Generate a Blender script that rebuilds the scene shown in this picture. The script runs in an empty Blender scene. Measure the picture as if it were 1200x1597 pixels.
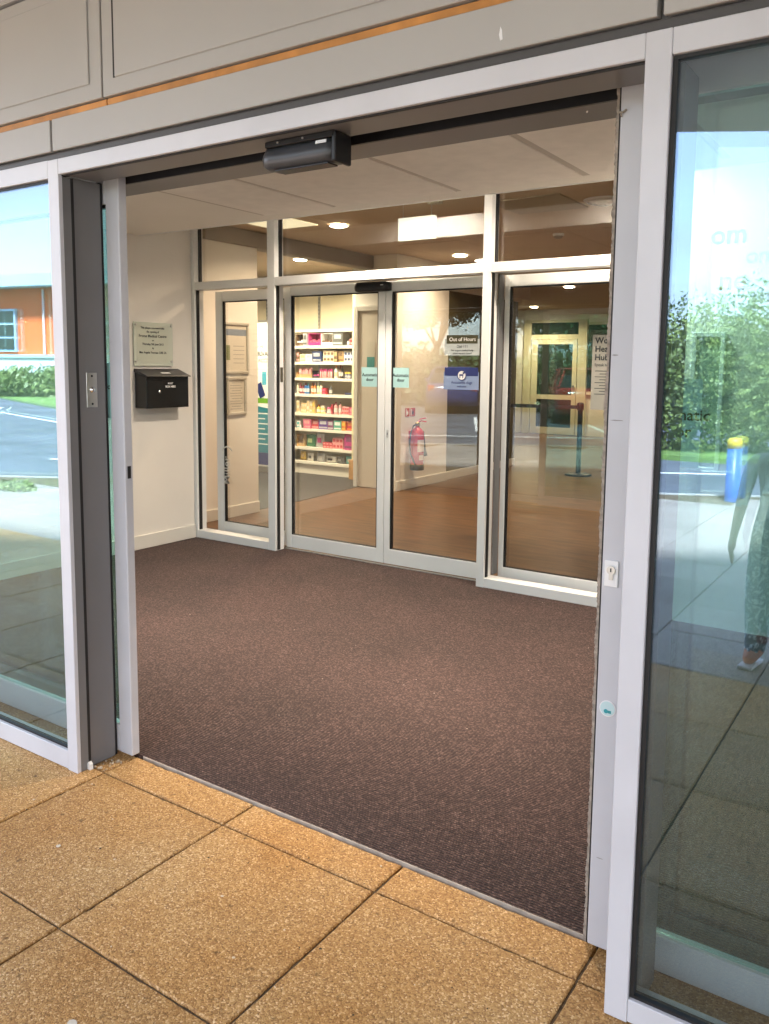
import bpy, bmesh, math, random
import numpy as np
from mathutils import Vector, Matrix
random.seed(7); RNG = np.random.default_rng(7)
R = math.radians
SC = bpy.context.scene
COL = SC.collection

# ---------------------------------------------------------------- camera
H = 1.474
cam_d = bpy.data.cameras.new('camera'); cam = bpy.data.objects.new('camera', cam_d); COL.objects.link(cam)
cam_d.sensor_fit = 'HORIZONTAL'; cam_d.sensor_width = 36.0; cam_d.lens = 36.0 * 1286.2 / 1200.0
cam_d.shift_x = (600 - 605.2) / 1200.0; cam_d.shift_y = (716.2 - 798.5) / 1200.0
cam_d.clip_start = 0.05; cam_d.clip_end = 2000
yaw, pitch, roll = R(33.8), R(-6.45), R(0.608)
_r = Vector((math.cos(yaw), math.sin(yaw), 0)); _f = Vector((-math.sin(yaw), math.cos(yaw), 0)); _u = Vector((0, 0, 1))
_f2 = math.cos(pitch) * _f + math.sin(pitch) * _u; _u2 = -math.sin(pitch) * _f + math.cos(pitch) * _u
_r3 = math.cos(roll) * _r + math.sin(roll) * _u2; _u3 = -math.sin(roll) * _r + math.cos(roll) * _u2
cam.matrix_world = Matrix(((_r3.x, _u3.x, -_f2.x, 0), (_r3.y, _u3.y, -_f2.y, 0), (_r3.z, _u3.z, -_f2.z, H), (0, 0, 0, 1)))
SC.camera = cam

# ---------------------------------------------------------------- sky, sun, exposure
SUN_EL, SUN_AZ = R(56), R(25)            # sun stands behind the building: the entrance is in its shade
SKY_STRENGTH, SUN_STRENGTH, EXPOSURE = 0.15, 3.6, 3.4
w = bpy.data.worlds.new('World'); SC.world = w; w.use_nodes = True
nt = w.node_tree; nt.nodes.clear()
out = nt.nodes.new('ShaderNodeOutputWorld'); bg = nt.nodes.new('ShaderNodeBackground')
sky = nt.nodes.new('ShaderNodeTexSky'); sky.sky_type = 'NISHITA'; sky.sun_disc = False
sky.sun_elevation = SUN_EL; sky.sun_rotation = SUN_AZ; sky.air_density = 1.0; sky.dust_density = 0.5; sky.ozone_density = 2.0
tc = nt.nodes.new('ShaderNodeTexCoord'); sep = nt.nodes.new('ShaderNodeSeparateXYZ')
mz = nt.nodes.new('ShaderNodeMath'); mz.operation = 'MAXIMUM'; mz.inputs[1].default_value = 0.0
az = nt.nodes.new('ShaderNodeMath'); az.operation = 'ADD'; az.inputs[1].default_value = 0.16
dv = nt.nodes.new('ShaderNodeVectorMath'); dv.operation = 'DIVIDE'
cmb = nt.nodes.new('ShaderNodeCombineXYZ')
nt.links.new(tc.outputs['Generated'], sep.inputs[0]); nt.links.new(sep.outputs['Z'], mz.inputs[0]); nt.links.new(mz.outputs[0], az.inputs[0])
for i in range(3): nt.links.new(az.outputs[0], cmb.inputs[i])
nt.links.new(tc.outputs['Generated'], dv.inputs[0]); nt.links.new(cmb.outputs[0], dv.inputs[1])
cl = nt.nodes.new('ShaderNodeTexNoise'); cl.inputs['Scale'].default_value = 0.85; cl.inputs['Detail'].default_value = 7; cl.inputs['Roughness'].default_value = 0.58
nt.links.new(dv.outputs[0], cl.inputs['Vector'])
cr = nt.nodes.new('ShaderNodeValToRGB'); cr.color_ramp.elements[0].position = 0.36; cr.color_ramp.elements[1].position = 0.60
cr.color_ramp.elements[0].color = (0.66, 0.66, 0.66, 1); cr.color_ramp.elements[1].color = (0.95, 0.95, 0.95, 1)
nt.links.new(cl.outputs['Fac'], cr.inputs[0])
mixc = nt.nodes.new('ShaderNodeMixRGB'); mixc.inputs[2].default_value = (2.1, 2.15, 2.35, 1)
nt.links.new(cr.outputs[0], mixc.inputs[0]); nt.links.new(sky.outputs[0], mixc.inputs[1])
nt.links.new(mixc.outputs[0], bg.inputs['Color']); bg.inputs['Strength'].default_value = SKY_STRENGTH
nt.links.new(bg.outputs[0], out.inputs[0])

sd = bpy.data.lights.new('sun', 'SUN'); sun = bpy.data.objects.new('sun', sd); COL.objects.link(sun)
sd.energy = SUN_STRENGTH; sd.angle = R(8); sd.color = (1.0, 0.95, 0.88)
sdir = Vector((math.sin(SUN_AZ) * math.cos(SUN_EL), math.cos(SUN_AZ) * math.cos(SUN_EL), math.sin(SUN_EL)))
sun.rotation_euler = (-sdir).to_track_quat('-Z', 'Y').to_euler(); sun.location = sdir * 40

SC.view_settings.view_transform = 'Standard'; SC.view_settings.look = 'None'
SC.view_settings.exposure = EXPOSURE; SC.view_settings.gamma = 1.0; SC.view_settings.use_curve_mapping = False
SC.render.engine = 'CYCLES'
c = SC.cycles; c.max_bounces = 10; c.diffuse_bounces = 4; c.glossy_bounces = 4; c.transmission_bounces = 4; c.transparent_max_bounces = 24
c.caustics_reflective = False; c.caustics_refractive = False; c.sample_clamp_indirect = 6.0; c.use_denoising = True

# ---------------------------------------------------------------- materials
MATS = {}
def mat(name, col, rough=0.5, metal=0.0, var=0.0, vscale=6.0, bump=0.0, bscale=60.0, spec=0.5, emit=0.0, emit_col=None, col2=None):
    if name in MATS: return MATS[name]
    m = bpy.data.materials.new(name); m.use_nodes = True; t = m.node_tree; b = t.nodes['Principled BSDF']
    b.inputs['Base Color'].default_value = (*col, 1); b.inputs['Roughness'].default_value = rough; b.inputs['Metallic'].default_value = metal
    b.inputs['Specular IOR Level'].default_value = spec
    if emit: b.inputs['Emission Color'].default_value = (*(emit_col or col), 1); b.inputs['Emission Strength'].default_value = emit
    g = t.nodes.new('ShaderNodeNewGeometry')
    if var or col2:
        n = t.nodes.new('ShaderNodeTexNoise'); n.inputs['Scale'].default_value = vscale; n.inputs['Detail'].default_value = 5
        t.links.new(g.outputs['Position'], n.inputs['Vector'])
        r = t.nodes.new('ShaderNodeValToRGB'); r.color_ramp.elements[0].position = 0.3; r.color_ramp.elements[1].position = 0.7
        lo = col2 or tuple(x * (1 - var) for x in col); hi = col if col2 else tuple(min(1, x * (1 + var)) for x in col)
        r.color_ramp.elements[0].color = (*lo, 1); r.color_ramp.elements[1].color = (*hi, 1)
        t.links.new(n.outputs['Fac'], r.inputs[0]); t.links.new(r.outputs[0], b.inputs['Base Color'])
        mr = t.nodes.new('ShaderNodeMapRange'); mr.inputs[3].default_value = max(0.02, rough - 0.07); mr.inputs[4].default_value = min(1, rough + 0.07)
        t.links.new(n.outputs['Fac'], mr.inputs[0]); t.links.new(mr.outputs[0], b.inputs['Roughness'])
    if bump:
        n2 = t.nodes.new('ShaderNodeTexNoise'); n2.inputs['Scale'].default_value = bscale; n2.inputs['Detail'].default_value = 4
        t.links.new(g.outputs['Position'], n2.inputs['Vector'])
        bp = t.nodes.new('ShaderNodeBump'); bp.inputs['Strength'].default_value = bump; bp.inputs['Distance'].default_value = 0.01
        t.links.new(n2.outputs['Fac'], bp.inputs['Height']); t.links.new(bp.outputs[0], b.inputs['Normal'])
    MATS[name] = m; return m

def glass_mat(name, base, tint, refl=(1, 1, 1), wave=0.0):
    m = bpy.data.materials.new(name); m.use_nodes = True; t = m.node_tree; t.nodes.clear()
    o = t.nodes.new('ShaderNodeOutputMaterial'); mx = t.nodes.new('ShaderNodeMixShader')
    tr = t.nodes.new('ShaderNodeBsdfTransparent'); tr.inputs[0].default_value = (*tint, 1)
    gl = t.nodes.new('ShaderNodeBsdfAnisotropic'); gl.inputs['Roughness'].default_value = 0.0; gl.inputs['Color'].default_value = (*refl, 1)
    lw = t.nodes.new('ShaderNodeLayerWeight'); lw.inputs[0].default_value = 0.5
    pw = t.nodes.new('ShaderNodeMath'); pw.operation = 'POWER'; pw.inputs[1].default_value = 5.0
    ma = t.nodes.new('ShaderNodeMath'); ma.operation = 'MULTIPLY_ADD'; ma.inputs[1].default_value = 1 - base; ma.inputs[2].default_value = base; ma.use_clamp = True
    t.links.new(lw.outputs['Facing'], pw.inputs[0]); t.links.new(pw.outputs[0], ma.inputs[0]); t.links.new(ma.outputs[0], mx.inputs[0])
    t.links.new(tr.outputs[0], mx.inputs[1]); t.links.new(gl.outputs[0], mx.inputs[2]); t.links.new(mx.outputs[0], o.inputs[0])
    if wave:
        g = t.nodes.new('ShaderNodeNewGeometry'); n = t.nodes.new('ShaderNodeTexNoise'); n.inputs['Scale'].default_value = 2.2; n.inputs['Detail'].default_value = 1
        t.links.new(g.outputs['Position'], n.inputs['Vector'])
        bp = t.nodes.new('ShaderNodeBump'); bp.inputs['Strength'].default_value = wave; bp.inputs['Distance'].default_value = 0.01
        t.links.new(n.outputs['Fac'], bp.inputs['Height']); t.links.new(bp.outputs[0], gl.inputs['Normal'])
    MATS[name] = m; return m

def paving_mat(key='paving', sat=1.03, val=1.06):
    m = bpy.data.materials.new('exposed_aggregate_' + key); m.use_nodes = True; t = m.node_tree; b = t.nodes['Principled BSDF']
    g = t.nodes.new('ShaderNodeNewGeometry'); oi = t.nodes.new('ShaderNodeObjectInfo'); L = t.links.new
    v = t.nodes.new('ShaderNodeTexVoronoi'); v.inputs['Scale'].default_value = 235; L(g.outputs['Position'], v.inputs['Vector'])
    r = t.nodes.new('ShaderNodeValToRGB'); e = r.color_ramp.elements
    e[0].position = 0.0; e[0].color = (0.22, 0.125, 0.05, 1); e[1].position = 1.0; e[1].color = (0.66, 0.52, 0.33, 1)
    for p, cc in ((0.25, (0.33, 0.20, 0.085, 1)), (0.62, (0.42, 0.27, 0.115, 1)), (0.86, (0.50, 0.345, 0.17, 1))):
        k = e.new(p); k.color = cc
    sp = t.nodes.new('ShaderNodeSeparateColor'); L(v.outputs['Color'], sp.inputs[0]); L(sp.outputs[0], r.inputs[0])
    n = t.nodes.new('ShaderNodeTexNoise'); n.inputs['Scale'].default_value = 2.3; n.inputs['Detail'].default_value = 6; L(g.outputs['Position'], n.inputs['Vector'])
    r2 = t.nodes.new('ShaderNodeValToRGB'); r2.color_ramp.elements[0].position = 0.33; r2.color_ramp.elements[1].position = 0.68
    r2.color_ramp.elements[0].color = (0.92, 0.74, 0.52, 1); r2.color_ramp.elements[1].color = (1.06, 1.04, 1.02, 1); L(n.outputs['Fac'], r2.inputs[0])
    mu = t.nodes.new('ShaderNodeMixRGB'); mu.blend_type = 'MULTIPLY'; mu.inputs[0].default_value = 1; L(r.outputs[0], mu.inputs[1]); L(r2.outputs[0], mu.inputs[2])
    hs = t.nodes.new('ShaderNodeHueSaturation'); hs.inputs['Saturation'].default_value = sat; mr = t.nodes.new('ShaderNodeMapRange'); mr.inputs[3].default_value = 0.85 * val; mr.inputs[4].default_value = 1.13 * val
    L(oi.outputs['Random'], mr.inputs[0]); L(mr.outputs[0], hs.inputs['Value']); L(mu.outputs[0], hs.inputs['Color'])
    # small dark spots and lichen
    n3 = t.nodes.new('ShaderNodeTexNoise'); n3.inputs['Scale'].default_value = 34; n3.inputs['Detail'].default_value = 3; L(g.outputs['Position'], n3.inputs['Vector'])
    r3 = t.nodes.new('ShaderNodeValToRGB'); r3.color_ramp.elements[0].position = 0.26; r3.color_ramp.elements[1].position = 0.36
    r3.color_ramp.elements[0].color = (0.45, 0.42, 0.38, 1); r3.color_ramp.elements[1].color = (1, 1, 1, 1); L(n3.outputs['Fac'], r3.inputs[0])
    mu2 = t.nodes.new('ShaderNodeMixRGB'); mu2.blend_type = 'MULTIPLY'; mu2.inputs[0].default_value = 1; L(hs.outputs[0], mu2.inputs[1]); L(r3.outputs[0], mu2.inputs[2])
    L(mu2.outputs[0], b.inputs['Base Color']); b.inputs['Roughness'].default_value = 0.62; b.inputs['Specular IOR Level'].default_value = 0.4
    bp = t.nodes.new('ShaderNodeBump'); bp.inputs['Strength'].default_value = 0.45; bp.inputs['Distance'].default_value = 0.003
    v2 = t.nodes.new('ShaderNodeTexVoronoi'); v2.inputs['Scale'].default_value = 235; L(g.outputs['Position'], v2.inputs['Vector'])
    inv = t.nodes.new('ShaderNodeMath'); inv.operation = 'SUBTRACT'; inv.inputs[0].default_value = 1; L(v2.outputs['Distance'], inv.inputs[1])
    L(inv.outputs[0], bp.inputs['Height']); L(bp.outputs[0], b.inputs['Normal'])
    MATS[key] = m; return m

def carpet_mat():
    m = bpy.data.materials.new('ribbed_matting'); m.use_nodes = True; t = m.node_tree; b = t.nodes['Principled BSDF']; L = t.links.new
    g = t.nodes.new('ShaderNodeNewGeometry'); sx = t.nodes.new('ShaderNodeSeparateXYZ'); L(g.outputs['Position'], sx.inputs[0])
    n = t.nodes.new('ShaderNodeTexNoise'); n.inputs['Scale'].default_value = 120; n.inputs['Detail'].default_value = 5; n.inputs['Roughness'].default_value = 0.7; L(g.outputs['Position'], n.inputs['Vector'])
    r = t.nodes.new('ShaderNodeValToRGB'); e = r.color_ramp.elements
    e[0].position = 0.30; e[0].color = (0.012, 0.0066, 0.0056, 1); e[1].position = 0.74; e[1].color = (0.265, 0.182, 0.150, 1)
    k = e.new(0.52); k.color = (0.057, 0.033, 0.0272, 1); L(n.outputs['Fac'], r.inputs[0])
    n2 = t.nodes.new('ShaderNodeTexNoise'); n2.inputs['Scale'].default_value = 1.6; n2.inputs['Detail'].default_value = 5; L(g.outputs['Position'], n2.inputs['Vector'])
    r2 = t.nodes.new('ShaderNodeValToRGB'); r2.color_ramp.elements[0].position = 0.3; r2.color_ramp.elements[1].position = 0.7
    r2.color_ramp.elements[0].color = (0.80, 0.80, 0.80, 1); r2.color_ramp.elements[1].color = (1.15, 1.10, 1.12, 1); L(n2.outputs['Fac'], r2.inputs[0])
    mu = t.nodes.new('ShaderNodeMixRGB'); mu.blend_type = 'MULTIPLY'; mu.inputs[0].default_value = 1; L(r.outputs[0], mu.inputs[1]); L(r2.outputs[0], mu.inputs[2])
    # ribs run along the facade
    s = t.nodes.new('ShaderNodeMath'); s.operation = 'MULTIPLY'; s.inputs[1].default_value = 2 * math.pi / 0.0105; L(sx.outputs['Y'], s.inputs[0])
    sn = t.nodes.new('ShaderNodeMath'); sn.operation = 'SINE'; L(s.outputs[0], sn.inputs[0])
    mr = t.nodes.new('ShaderNodeMapRange'); mr.inputs[1].default_value = -1; mr.inputs[2].default_value = 1; mr.inputs[3].default_value = 0.45; mr.inputs[4].default_value = 1.30; L(sn.outputs[0], mr.inputs[0])
    mu2 = t.nodes.new('ShaderNodeMixRGB'); mu2.blend_type = 'MULTIPLY'; mu2.inputs[0].default_value = 1; L(mu.outputs[0], mu2.inputs[1]); L(mr.outputs[0], mu2.inputs[2])
    L(mu2.outputs[0], b.inputs['Base Color']); b.inputs['Roughness'].default_value = 0.95; b.inputs['Specular IOR Level'].default_value = 0.15
    b.inputs['Sheen Weight'].default_value = 0.08; b.inputs['Sheen Roughness'].default_value = 0.6
    ad = t.nodes.new('ShaderNodeMath'); ad.operation = 'MULTIPLY_ADD'; ad.inputs[1].default_value = 0.6; L(n.outputs['Fac'], ad.inputs[0]); L(sn.outputs[0], ad.inputs[2])
    bp = t.nodes.new('ShaderNodeBump'); bp.inputs['Strength'].default_value = 0.6; bp.inputs['Distance'].default_value = 0.003
    L(ad.outputs[0], bp.inputs['Height']); L(bp.outputs[0], b.inputs['Normal'])
    MATS['carpet'] = m; return m

def wood_floor_mat():
    m = bpy.data.materials.new('wood_vinyl'); m.use_nodes = True; t = m.node_tree; b = t.nodes['Principled BSDF']; L = t.links.new
    g = t.nodes.new('ShaderNodeNewGeometry'); mp = t.nodes.new('ShaderNodeMapping'); mp.inputs['Scale'].default_value = (1.2, 7, 1); L(g.outputs['Position'], mp.inputs[0])
    n = t.nodes.new('ShaderNodeTexNoise'); n.inputs['Scale'].default_value = 2.4; n.inputs['Detail'].default_value = 6; L(mp.outputs[0], n.inputs['Vector'])
    r = t.nodes.new('ShaderNodeValToRGB'); r.color_ramp.elements[0].position = 0.3; r.color_ramp.elements[1].position = 0.72
    r.color_ramp.elements[0].color = (0.060, 0.030, 0.013, 1); r.color_ramp.elements[1].color = (0.19, 0.092, 0.036, 1); L(n.outputs['Fac'], r.inputs[0])
    L(r.outputs[0], b.inputs['Base Color']); b.inputs['Roughness'].default_value = 0.34; b.inputs['Specular IOR Level'].default_value = 0.5
    MATS['wood_floor'] = m; return m

def asphalt_mat():
    return mat('asphalt', (0.085, 0.093, 0.115), 0.85, var=0.35, vscale=0.7, bump=0.4, bscale=150)

paving_mat(); paving_mat('weathered', 0.36, 0.80); carpet_mat(); wood_floor_mat(); asphalt_mat()
FRAME = mat('powder_coat_grey', (0.575, 0.58, 0.615), 0.36, var=0.06, vscale=4, bump=0.02, bscale=300)
FRAMED = mat('powder_coat_dark_and_shade', (0.17, 0.168, 0.17), 0.45, var=0.05, vscale=4)  # dark paint; also paints shade on the left post's side
REVEAL_SHADE = mat('reveal_shade_grey', (0.185, 0.18, 0.18), 0.42, var=0.05, vscale=3)  # frame grey with the shade of the opening put into its colour
INFRAME = mat('frame_white', (0.80, 0.80, 0.775), 0.4, var=0.03, vscale=3)
PANEL = mat('cladding_paint', (0.41, 0.40, 0.385), 0.5, var=0.05, vscale=1.2, bump=0.02, bscale=120)
GASKET = mat('gasket_rubber', (0.012, 0.011, 0.011), 0.6)
BLACK = mat('black_plastic', (0.012, 0.012, 0.013), 0.38)
CHAR = mat('charcoal_plastic', (0.045, 0.048, 0.055), 0.33, var=0.1)
TIMBER = mat('timber', (0.50, 0.22, 0.055), 0.55, var=0.3, vscale=9)
WALLP = mat('wall_paint', (0.80, 0.76, 0.69), 0.85, var=0.03, vscale=1.5)
WALLD = mat('olive_wall', (0.115, 0.095, 0.04), 0.8, var=0.06, vscale=1.5)
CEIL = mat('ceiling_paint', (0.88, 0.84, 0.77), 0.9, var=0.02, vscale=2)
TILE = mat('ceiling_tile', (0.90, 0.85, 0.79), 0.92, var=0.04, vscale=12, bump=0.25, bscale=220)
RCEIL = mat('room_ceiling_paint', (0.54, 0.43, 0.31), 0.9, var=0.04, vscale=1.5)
SKIRT = mat('skirting_gloss', (0.74, 0.71, 0.64), 0.35)
STEEL = mat('brushed_steel', (0.62, 0.61, 0.58), 0.32, metal=0.9)
CHROME = mat('chrome', (0.8, 0.8, 0.8), 0.12, metal=1.0)
WHITE = mat('white_plastic', (0.82, 0.82, 0.82), 0.35)
PAPER = mat('paper', (0.82, 0.80, 0.76), 0.8)
INK = mat('ink', (0.02, 0.025, 0.03), 0.7)
CREAM = mat('shelf_cream', (0.78, 0.70, 0.50), 0.55, var=0.02)
BRUSH = mat('brush_pile', (0.34, 0.29, 0.24), 0.95, var=0.3, vscale=60)
GLASS_OUT = glass_mat('coated_glass', 0.16, (0.87, 0.92, 0.915), (0.58, 0.76, 1.0), wave=0.006)
GLASS_LEAF = glass_mat('tinted_leaf_glass', 0.12, (0.68, 0.91, 0.90), (0.9, 1.0, 1.0))
GLASS_IN = glass_mat('clear_glass', 0.078, (0.975, 0.985, 0.975))
GLASS_EDGE = mat('glass_edge', (0.10, 0.42, 0.40), 0.2)

# ---------------------------------------------------------------- helpers
WO = {}
def tag(o, label=None, cat=None, group=None, kind=None):
    if label: o['label'] = label
    if cat: o['category'] = cat
    if group: o['group'] = group
    if kind: o['kind'] = kind
    return o
def thing(name, label, cat, loc=(0, 0, 0), group=None):
    o = bpy.data.objects.new(name, None); COL.objects.link(o); o.location = loc; o.empty_display_size = 0.1
    WO[o.name] = Vector(loc); return tag(o, label, cat, group)
def BM(): return bmesh.new()
def box(bm, x0, x1, y0, y1, z0, z1):
    vs = [bm.verts.new(p) for p in ((x0, y0, z0), (x1, y0, z0), (x1, y1, z0), (x0, y1, z0), (x0, y0, z1), (x1, y0, z1), (x1, y1, z1), (x0, y1, z1))]
    for f in ((0, 3, 2, 1), (4, 5, 6, 7), (0, 1, 5, 4), (1, 2, 6, 5), (2, 3, 7, 6), (3, 0, 4, 7)): bm.faces.new([vs[i] for i in f])
    return bm
def frame_axes(d):
    d = Vector(d).normalized(); a = Vector((0, 0, 1)) if abs(d.z) < 0.9 else Vector((1, 0, 0))
    u = d.cross(a).normalized(); return u, d.cross(u).normalized()
def cyl(bm, p0, p1, r0, r1=None, seg=16):
    r1 = r0 if r1 is None else r1; p0 = Vector(p0); p1 = Vector(p1); u, v = frame_axes(p1 - p0)
    A = []; Bv = []
    for i in range(seg):
        a = 2 * math.pi * i / seg; d = u * math.cos(a) + v * math.sin(a)
        A.append(bm.verts.new(p0 + d * r0)); Bv.append(bm.verts.new(p1 + d * r1))
    for i in range(seg):
        j = (i + 1) % seg; bm.faces.new((A[i], A[j], Bv[j], Bv[i]))
    bm.faces.new(A[::-1]); bm.faces.new(Bv); return bm
def tube(bm, pts, r, seg=8):
    pts = [Vector(p) for p in pts]; rings = []
    for i, p in enumerate(pts):
        d = pts[min(i + 1, len(pts) - 1)] - pts[max(i - 1, 0)]; u, v = frame_axes(d)
        rings.append([bm.verts.new(p + (u * math.cos(2 * math.pi * k / seg) + v * math.sin(2 * math.pi * k / seg)) * r) for k in range(seg)])
    for a, b in zip(rings, rings[1:]):
        for k in range(seg): bm.faces.new((a[k], a[(k + 1) % seg], b[(k + 1) % seg], b[k]))
    bm.faces.new(rings[0][::-1]); bm.faces.new(rings[-1]); return bm
def lathe(bm, prof, c, seg=20, axis='z', caps=True):
    c = Vector(c); rings = []
    for r, z in prof:
        ring = []
        for k in range(seg):
            a = 2 * math.pi * k / seg; x, y = r * math.cos(a), r * math.sin(a)
            p = Vector((x, y, z)) if axis == 'z' else (Vector((z, x, y)) if axis == 'x' else Vector((x, -z, y)))
            ring.append(bm.verts.new(c + p))
        rings.append(ring)
    for a, b in zip(rings, rings[1:]):
        for k in range(seg): bm.faces.new((a[k], a[(k + 1) % seg], b[(k + 1) % seg], b[k]))
    if caps: bm.faces.new(rings[0][::-1]); bm.faces.new(rings[-1])
    else:
        for k in range(seg): bm.faces.new((rings[-1][k], rings[-1][(k + 1) % seg], rings[0][(k + 1) % seg], rings[0][k]))
    return bm
def prism(bm, pts2, y0, y1, plane='xz'):
    f = (lambda a, b, d: (a, d, b)) if plane == 'xz' else ((lambda a, b, d: (d, a, b)) if plane == 'yz' else (lambda a, b, d: (a, b, d)))
    A = [bm.verts.new(f(a, b, y0)) for a, b in pts2]; Bv = [bm.verts.new(f(a, b, y1)) for a, b in pts2]; n = len(pts2)
    for i in range(n): bm.faces.new((A[i], A[(i + 1) % n], Bv[(i + 1) % n], Bv[i]))
    bm.faces.new(A[::-1]); bm.faces.new(Bv); return bm
def mk(name, bm, material, parent=None, bevel=0.0, smooth=False, segs=1):
    if bevel: bmesh.ops.bevel(bm, geom=list(bm.edges), offset=bevel, segments=segs, affect='EDGES', clamp_overlap=True)
    bmesh.ops.recalc_face_normals(bm, faces=list(bm.faces))
    me = bpy.data.meshes.new(name); bm.to_mesh(me); bm.free()
    return link(name, me, material, parent, smooth)
def link(name, me, material, parent=None, smooth=False):
    co = np.empty(len(me.vertices) * 3); me.vertices.foreach_get('co', co); co = co.reshape(-1, 3)
    lo, hi = co.min(0), co.max(0); o = Vector(((lo[0] + hi[0]) / 2, (lo[1] + hi[1]) / 2, lo[2]))
    me.vertices.foreach_set('co', (co - np.array(o)).ravel()); me.update()
    for m in (material if isinstance(material, (list, tuple)) else [material]): me.materials.append(m)
    if smooth: me.shade_smooth()
    ob = bpy.data.objects.new(name, me); COL.objects.link(ob)
    ob.location = o; WO[ob.name] = o
    if parent is not None: ob.parent = parent; ob.location = o - WO[parent.name]
    return ob
def bx(name, x0, x1, y0, y1, z0, z1, m, parent=None, bevel=0.0):
    return mk(name, box(BM(), x0, x1, y0, y1, z0, z1), m, parent, bevel)
def one(name, bm, m, label, cat, group=None, bevel=0.0, smooth=False):
    return tag(mk(name, bm, m, None, bevel, smooth), label, cat, group)
def struct(name, bm, m, bevel=0.0): return tag(mk(name, bm, m, None, bevel), kind='structure')
def text(name, s, size, m, parent, org, ex=(1, 0, 0), ey=(0, 0, 1), align='CENTER', bold=0.0, depth=0.0006):
    cu = bpy.data.curves.new('t', 'FONT'); cu.body = s; cu.size = size; cu.align_x = align; cu.align_y = 'CENTER'; cu.offset = bold; cu.resolution_u = 3
    to = bpy.data.objects.new('t', cu); COL.objects.link(to); dg = bpy.context.evaluated_depsgraph_get()
    me = bpy.data.meshes.new_from_object(to.evaluated_get(dg)); bpy.data.objects.remove(to); bpy.data.curves.remove(cu)
    ex = Vector(ex).normalized(); ey = Vector(ey).normalized(); ez = ex.cross(ey); org = Vector(org)
    M = Matrix(((ex.x, ey.x, ez.x, org.x), (ex.y, ey.y, ez.y, org.y), (ex.z, ey.z, ez.z, org.z), (0, 0, 0, 1)))
    me.transform(M); me.materials.clear()
    bm = BM(); bm.from_mesh(me); bpy.data.meshes.remove(me)
    r = bmesh.ops.extrude_face_region(bm, geom=list(bm.faces)); vs = [g for g in r['geom'] if isinstance(g, bmesh.types.BMVert)]
    bmesh.ops.translate(bm, verts=vs, vec=ez * depth)
    return mk(name, bm, m, parent)
def np_mesh(name, V, F, m, parent=None, smooth=False):
    me = bpy.data.meshes.new(name); me.from_pydata([tuple(v) for v in V], [], [tuple(f) for f in F]); me.update()
    return link(name, me, m, parent, smooth)
def copy_tree(o, parent=None):
    c2 = o.copy(); COL.objects.link(c2); c2.parent = parent
    for ch in list(o.children): copy_tree(ch, c2)
    return c2

YF = 1.732           # front face of the shopfront
# ================================================================ SETTING: ground
struct('ground', box(BM(), -400, 400, -400, 400, -0.30, -0.10), mat('far_field', (0.09, 0.12, 0.045), 0.95, var=0.3, vscale=0.2))
bm = BM(); prism(bm, [(-90, -60), (60, -60), (60, 30), (-90, 30)], -0.099, -0.025, 'xy'); car_park = struct('car_park', bm, MATS['asphalt'])
def pav_edge(x): return -2.7 - 0.52 * (x + 9.7)
bm = BM(); prism(bm, [(-14.2, 1.9), (-14.2, pav_edge(-14.2)), (5.0, pav_edge(5.0)), (5.0, 1.9)], -0.095, -0.008, 'xy')
pavement = struct('pavement', bm, mat('joint_sand', (0.11, 0.075, 0.042), 0.95, var=0.5, vscale=40, bump=0.5, bscale=120))
def slab_mesh(x0, x1, y0, y1, fine, seed):
    rg = random.Random(seed); bm = BM(); g = 0.0013
    n = 26 if fine else 2
    def ring(inset, z, jit, edge):
        pts = []
        cor = [(x0 + inset, y0 + inset), (x1 - inset, y0 + inset), (x1 - inset, y1 - inset), (x0 + inset, y1 - inset)]
        for k in range(4):
            a, b = cor[k], cor[(k + 1) % 4]
            for i in range(n):
                t = i / n; px = a[0] + (b[0] - a[0]) * t; py = a[1] + (b[1] - a[1]) * t
                j = edge[k * n + i] * jit; nx, ny = ((0, 1), (-1, 0), (0, -1), (1, 0))[k]
                if i == 0: px += (1 if k in (0, 3) else -1) * j * 0.6; py += (1 if k in (0, 1) else -1) * j * 0.6
                else: px += nx * j; py += ny * j
                pts.append(bm.verts.new((px, py, z)))
        return pts
    ed = []; v = 0.3
    for i in range(4 * n):
        v = 0.6 * v + 0.4 * rg.random(); e = v
        if rg.random() < 0.06: e += rg.random() * 1.3
        ed.append(e)
    jt = 0.0036 if fine else 0.0
    top = ring(g + 0.0045, 0.0, jt, ed); mid = ring(g + 0.001, -0.004, jt * 0.8, ed); bot = ring(g, -0.04, jt * 0.4, ed)
    N = 4 * n
    for a, b in ((top, mid), (mid, bot)):
        for i in range(N): bm.faces.new((a[i], b[i], b[(i + 1) % N], a[(i + 1) % N]))
    bm.faces.new(top); bm.normal_update()
    return bm
SX0, SY0, S = -2.426, 1.797, 0.597
cache = {}
def add_slab(x0, x1, y0, y1, fine, var, old=False):
    wx, wy = round(x1 - x0, 3), round(y1 - y0, 3); key = (wx, wy, fine, var, old)
    o3 = Vector(((x0 + x1) / 2, (y0 + y1) / 2, random.uniform(-0.0012, 0.0012)))
    if key not in cache:
        bm = slab_mesh(-wx / 2, wx / 2, -wy / 2, wy / 2, fine, hash(key) % 999); bmesh.ops.recalc_face_normals(bm, faces=list(bm.faces))
        me = bpy.data.meshes.new('paving_slab'); bm.to_mesh(me); bm.free(); me.materials.append(MATS['weathered' if old else 'paving']); cache[key] = me
    ob = bpy.data.objects.new('paving_slab', cache[key]); COL.objects.link(ob); ob.parent = pavement
    ob.location = o3 - WO[pavement.name]; ob.rotation_euler = (random.uniform(-.0012, .0012), random.uniform(-.0012, .0012), 0)
nsl = 0
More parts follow.
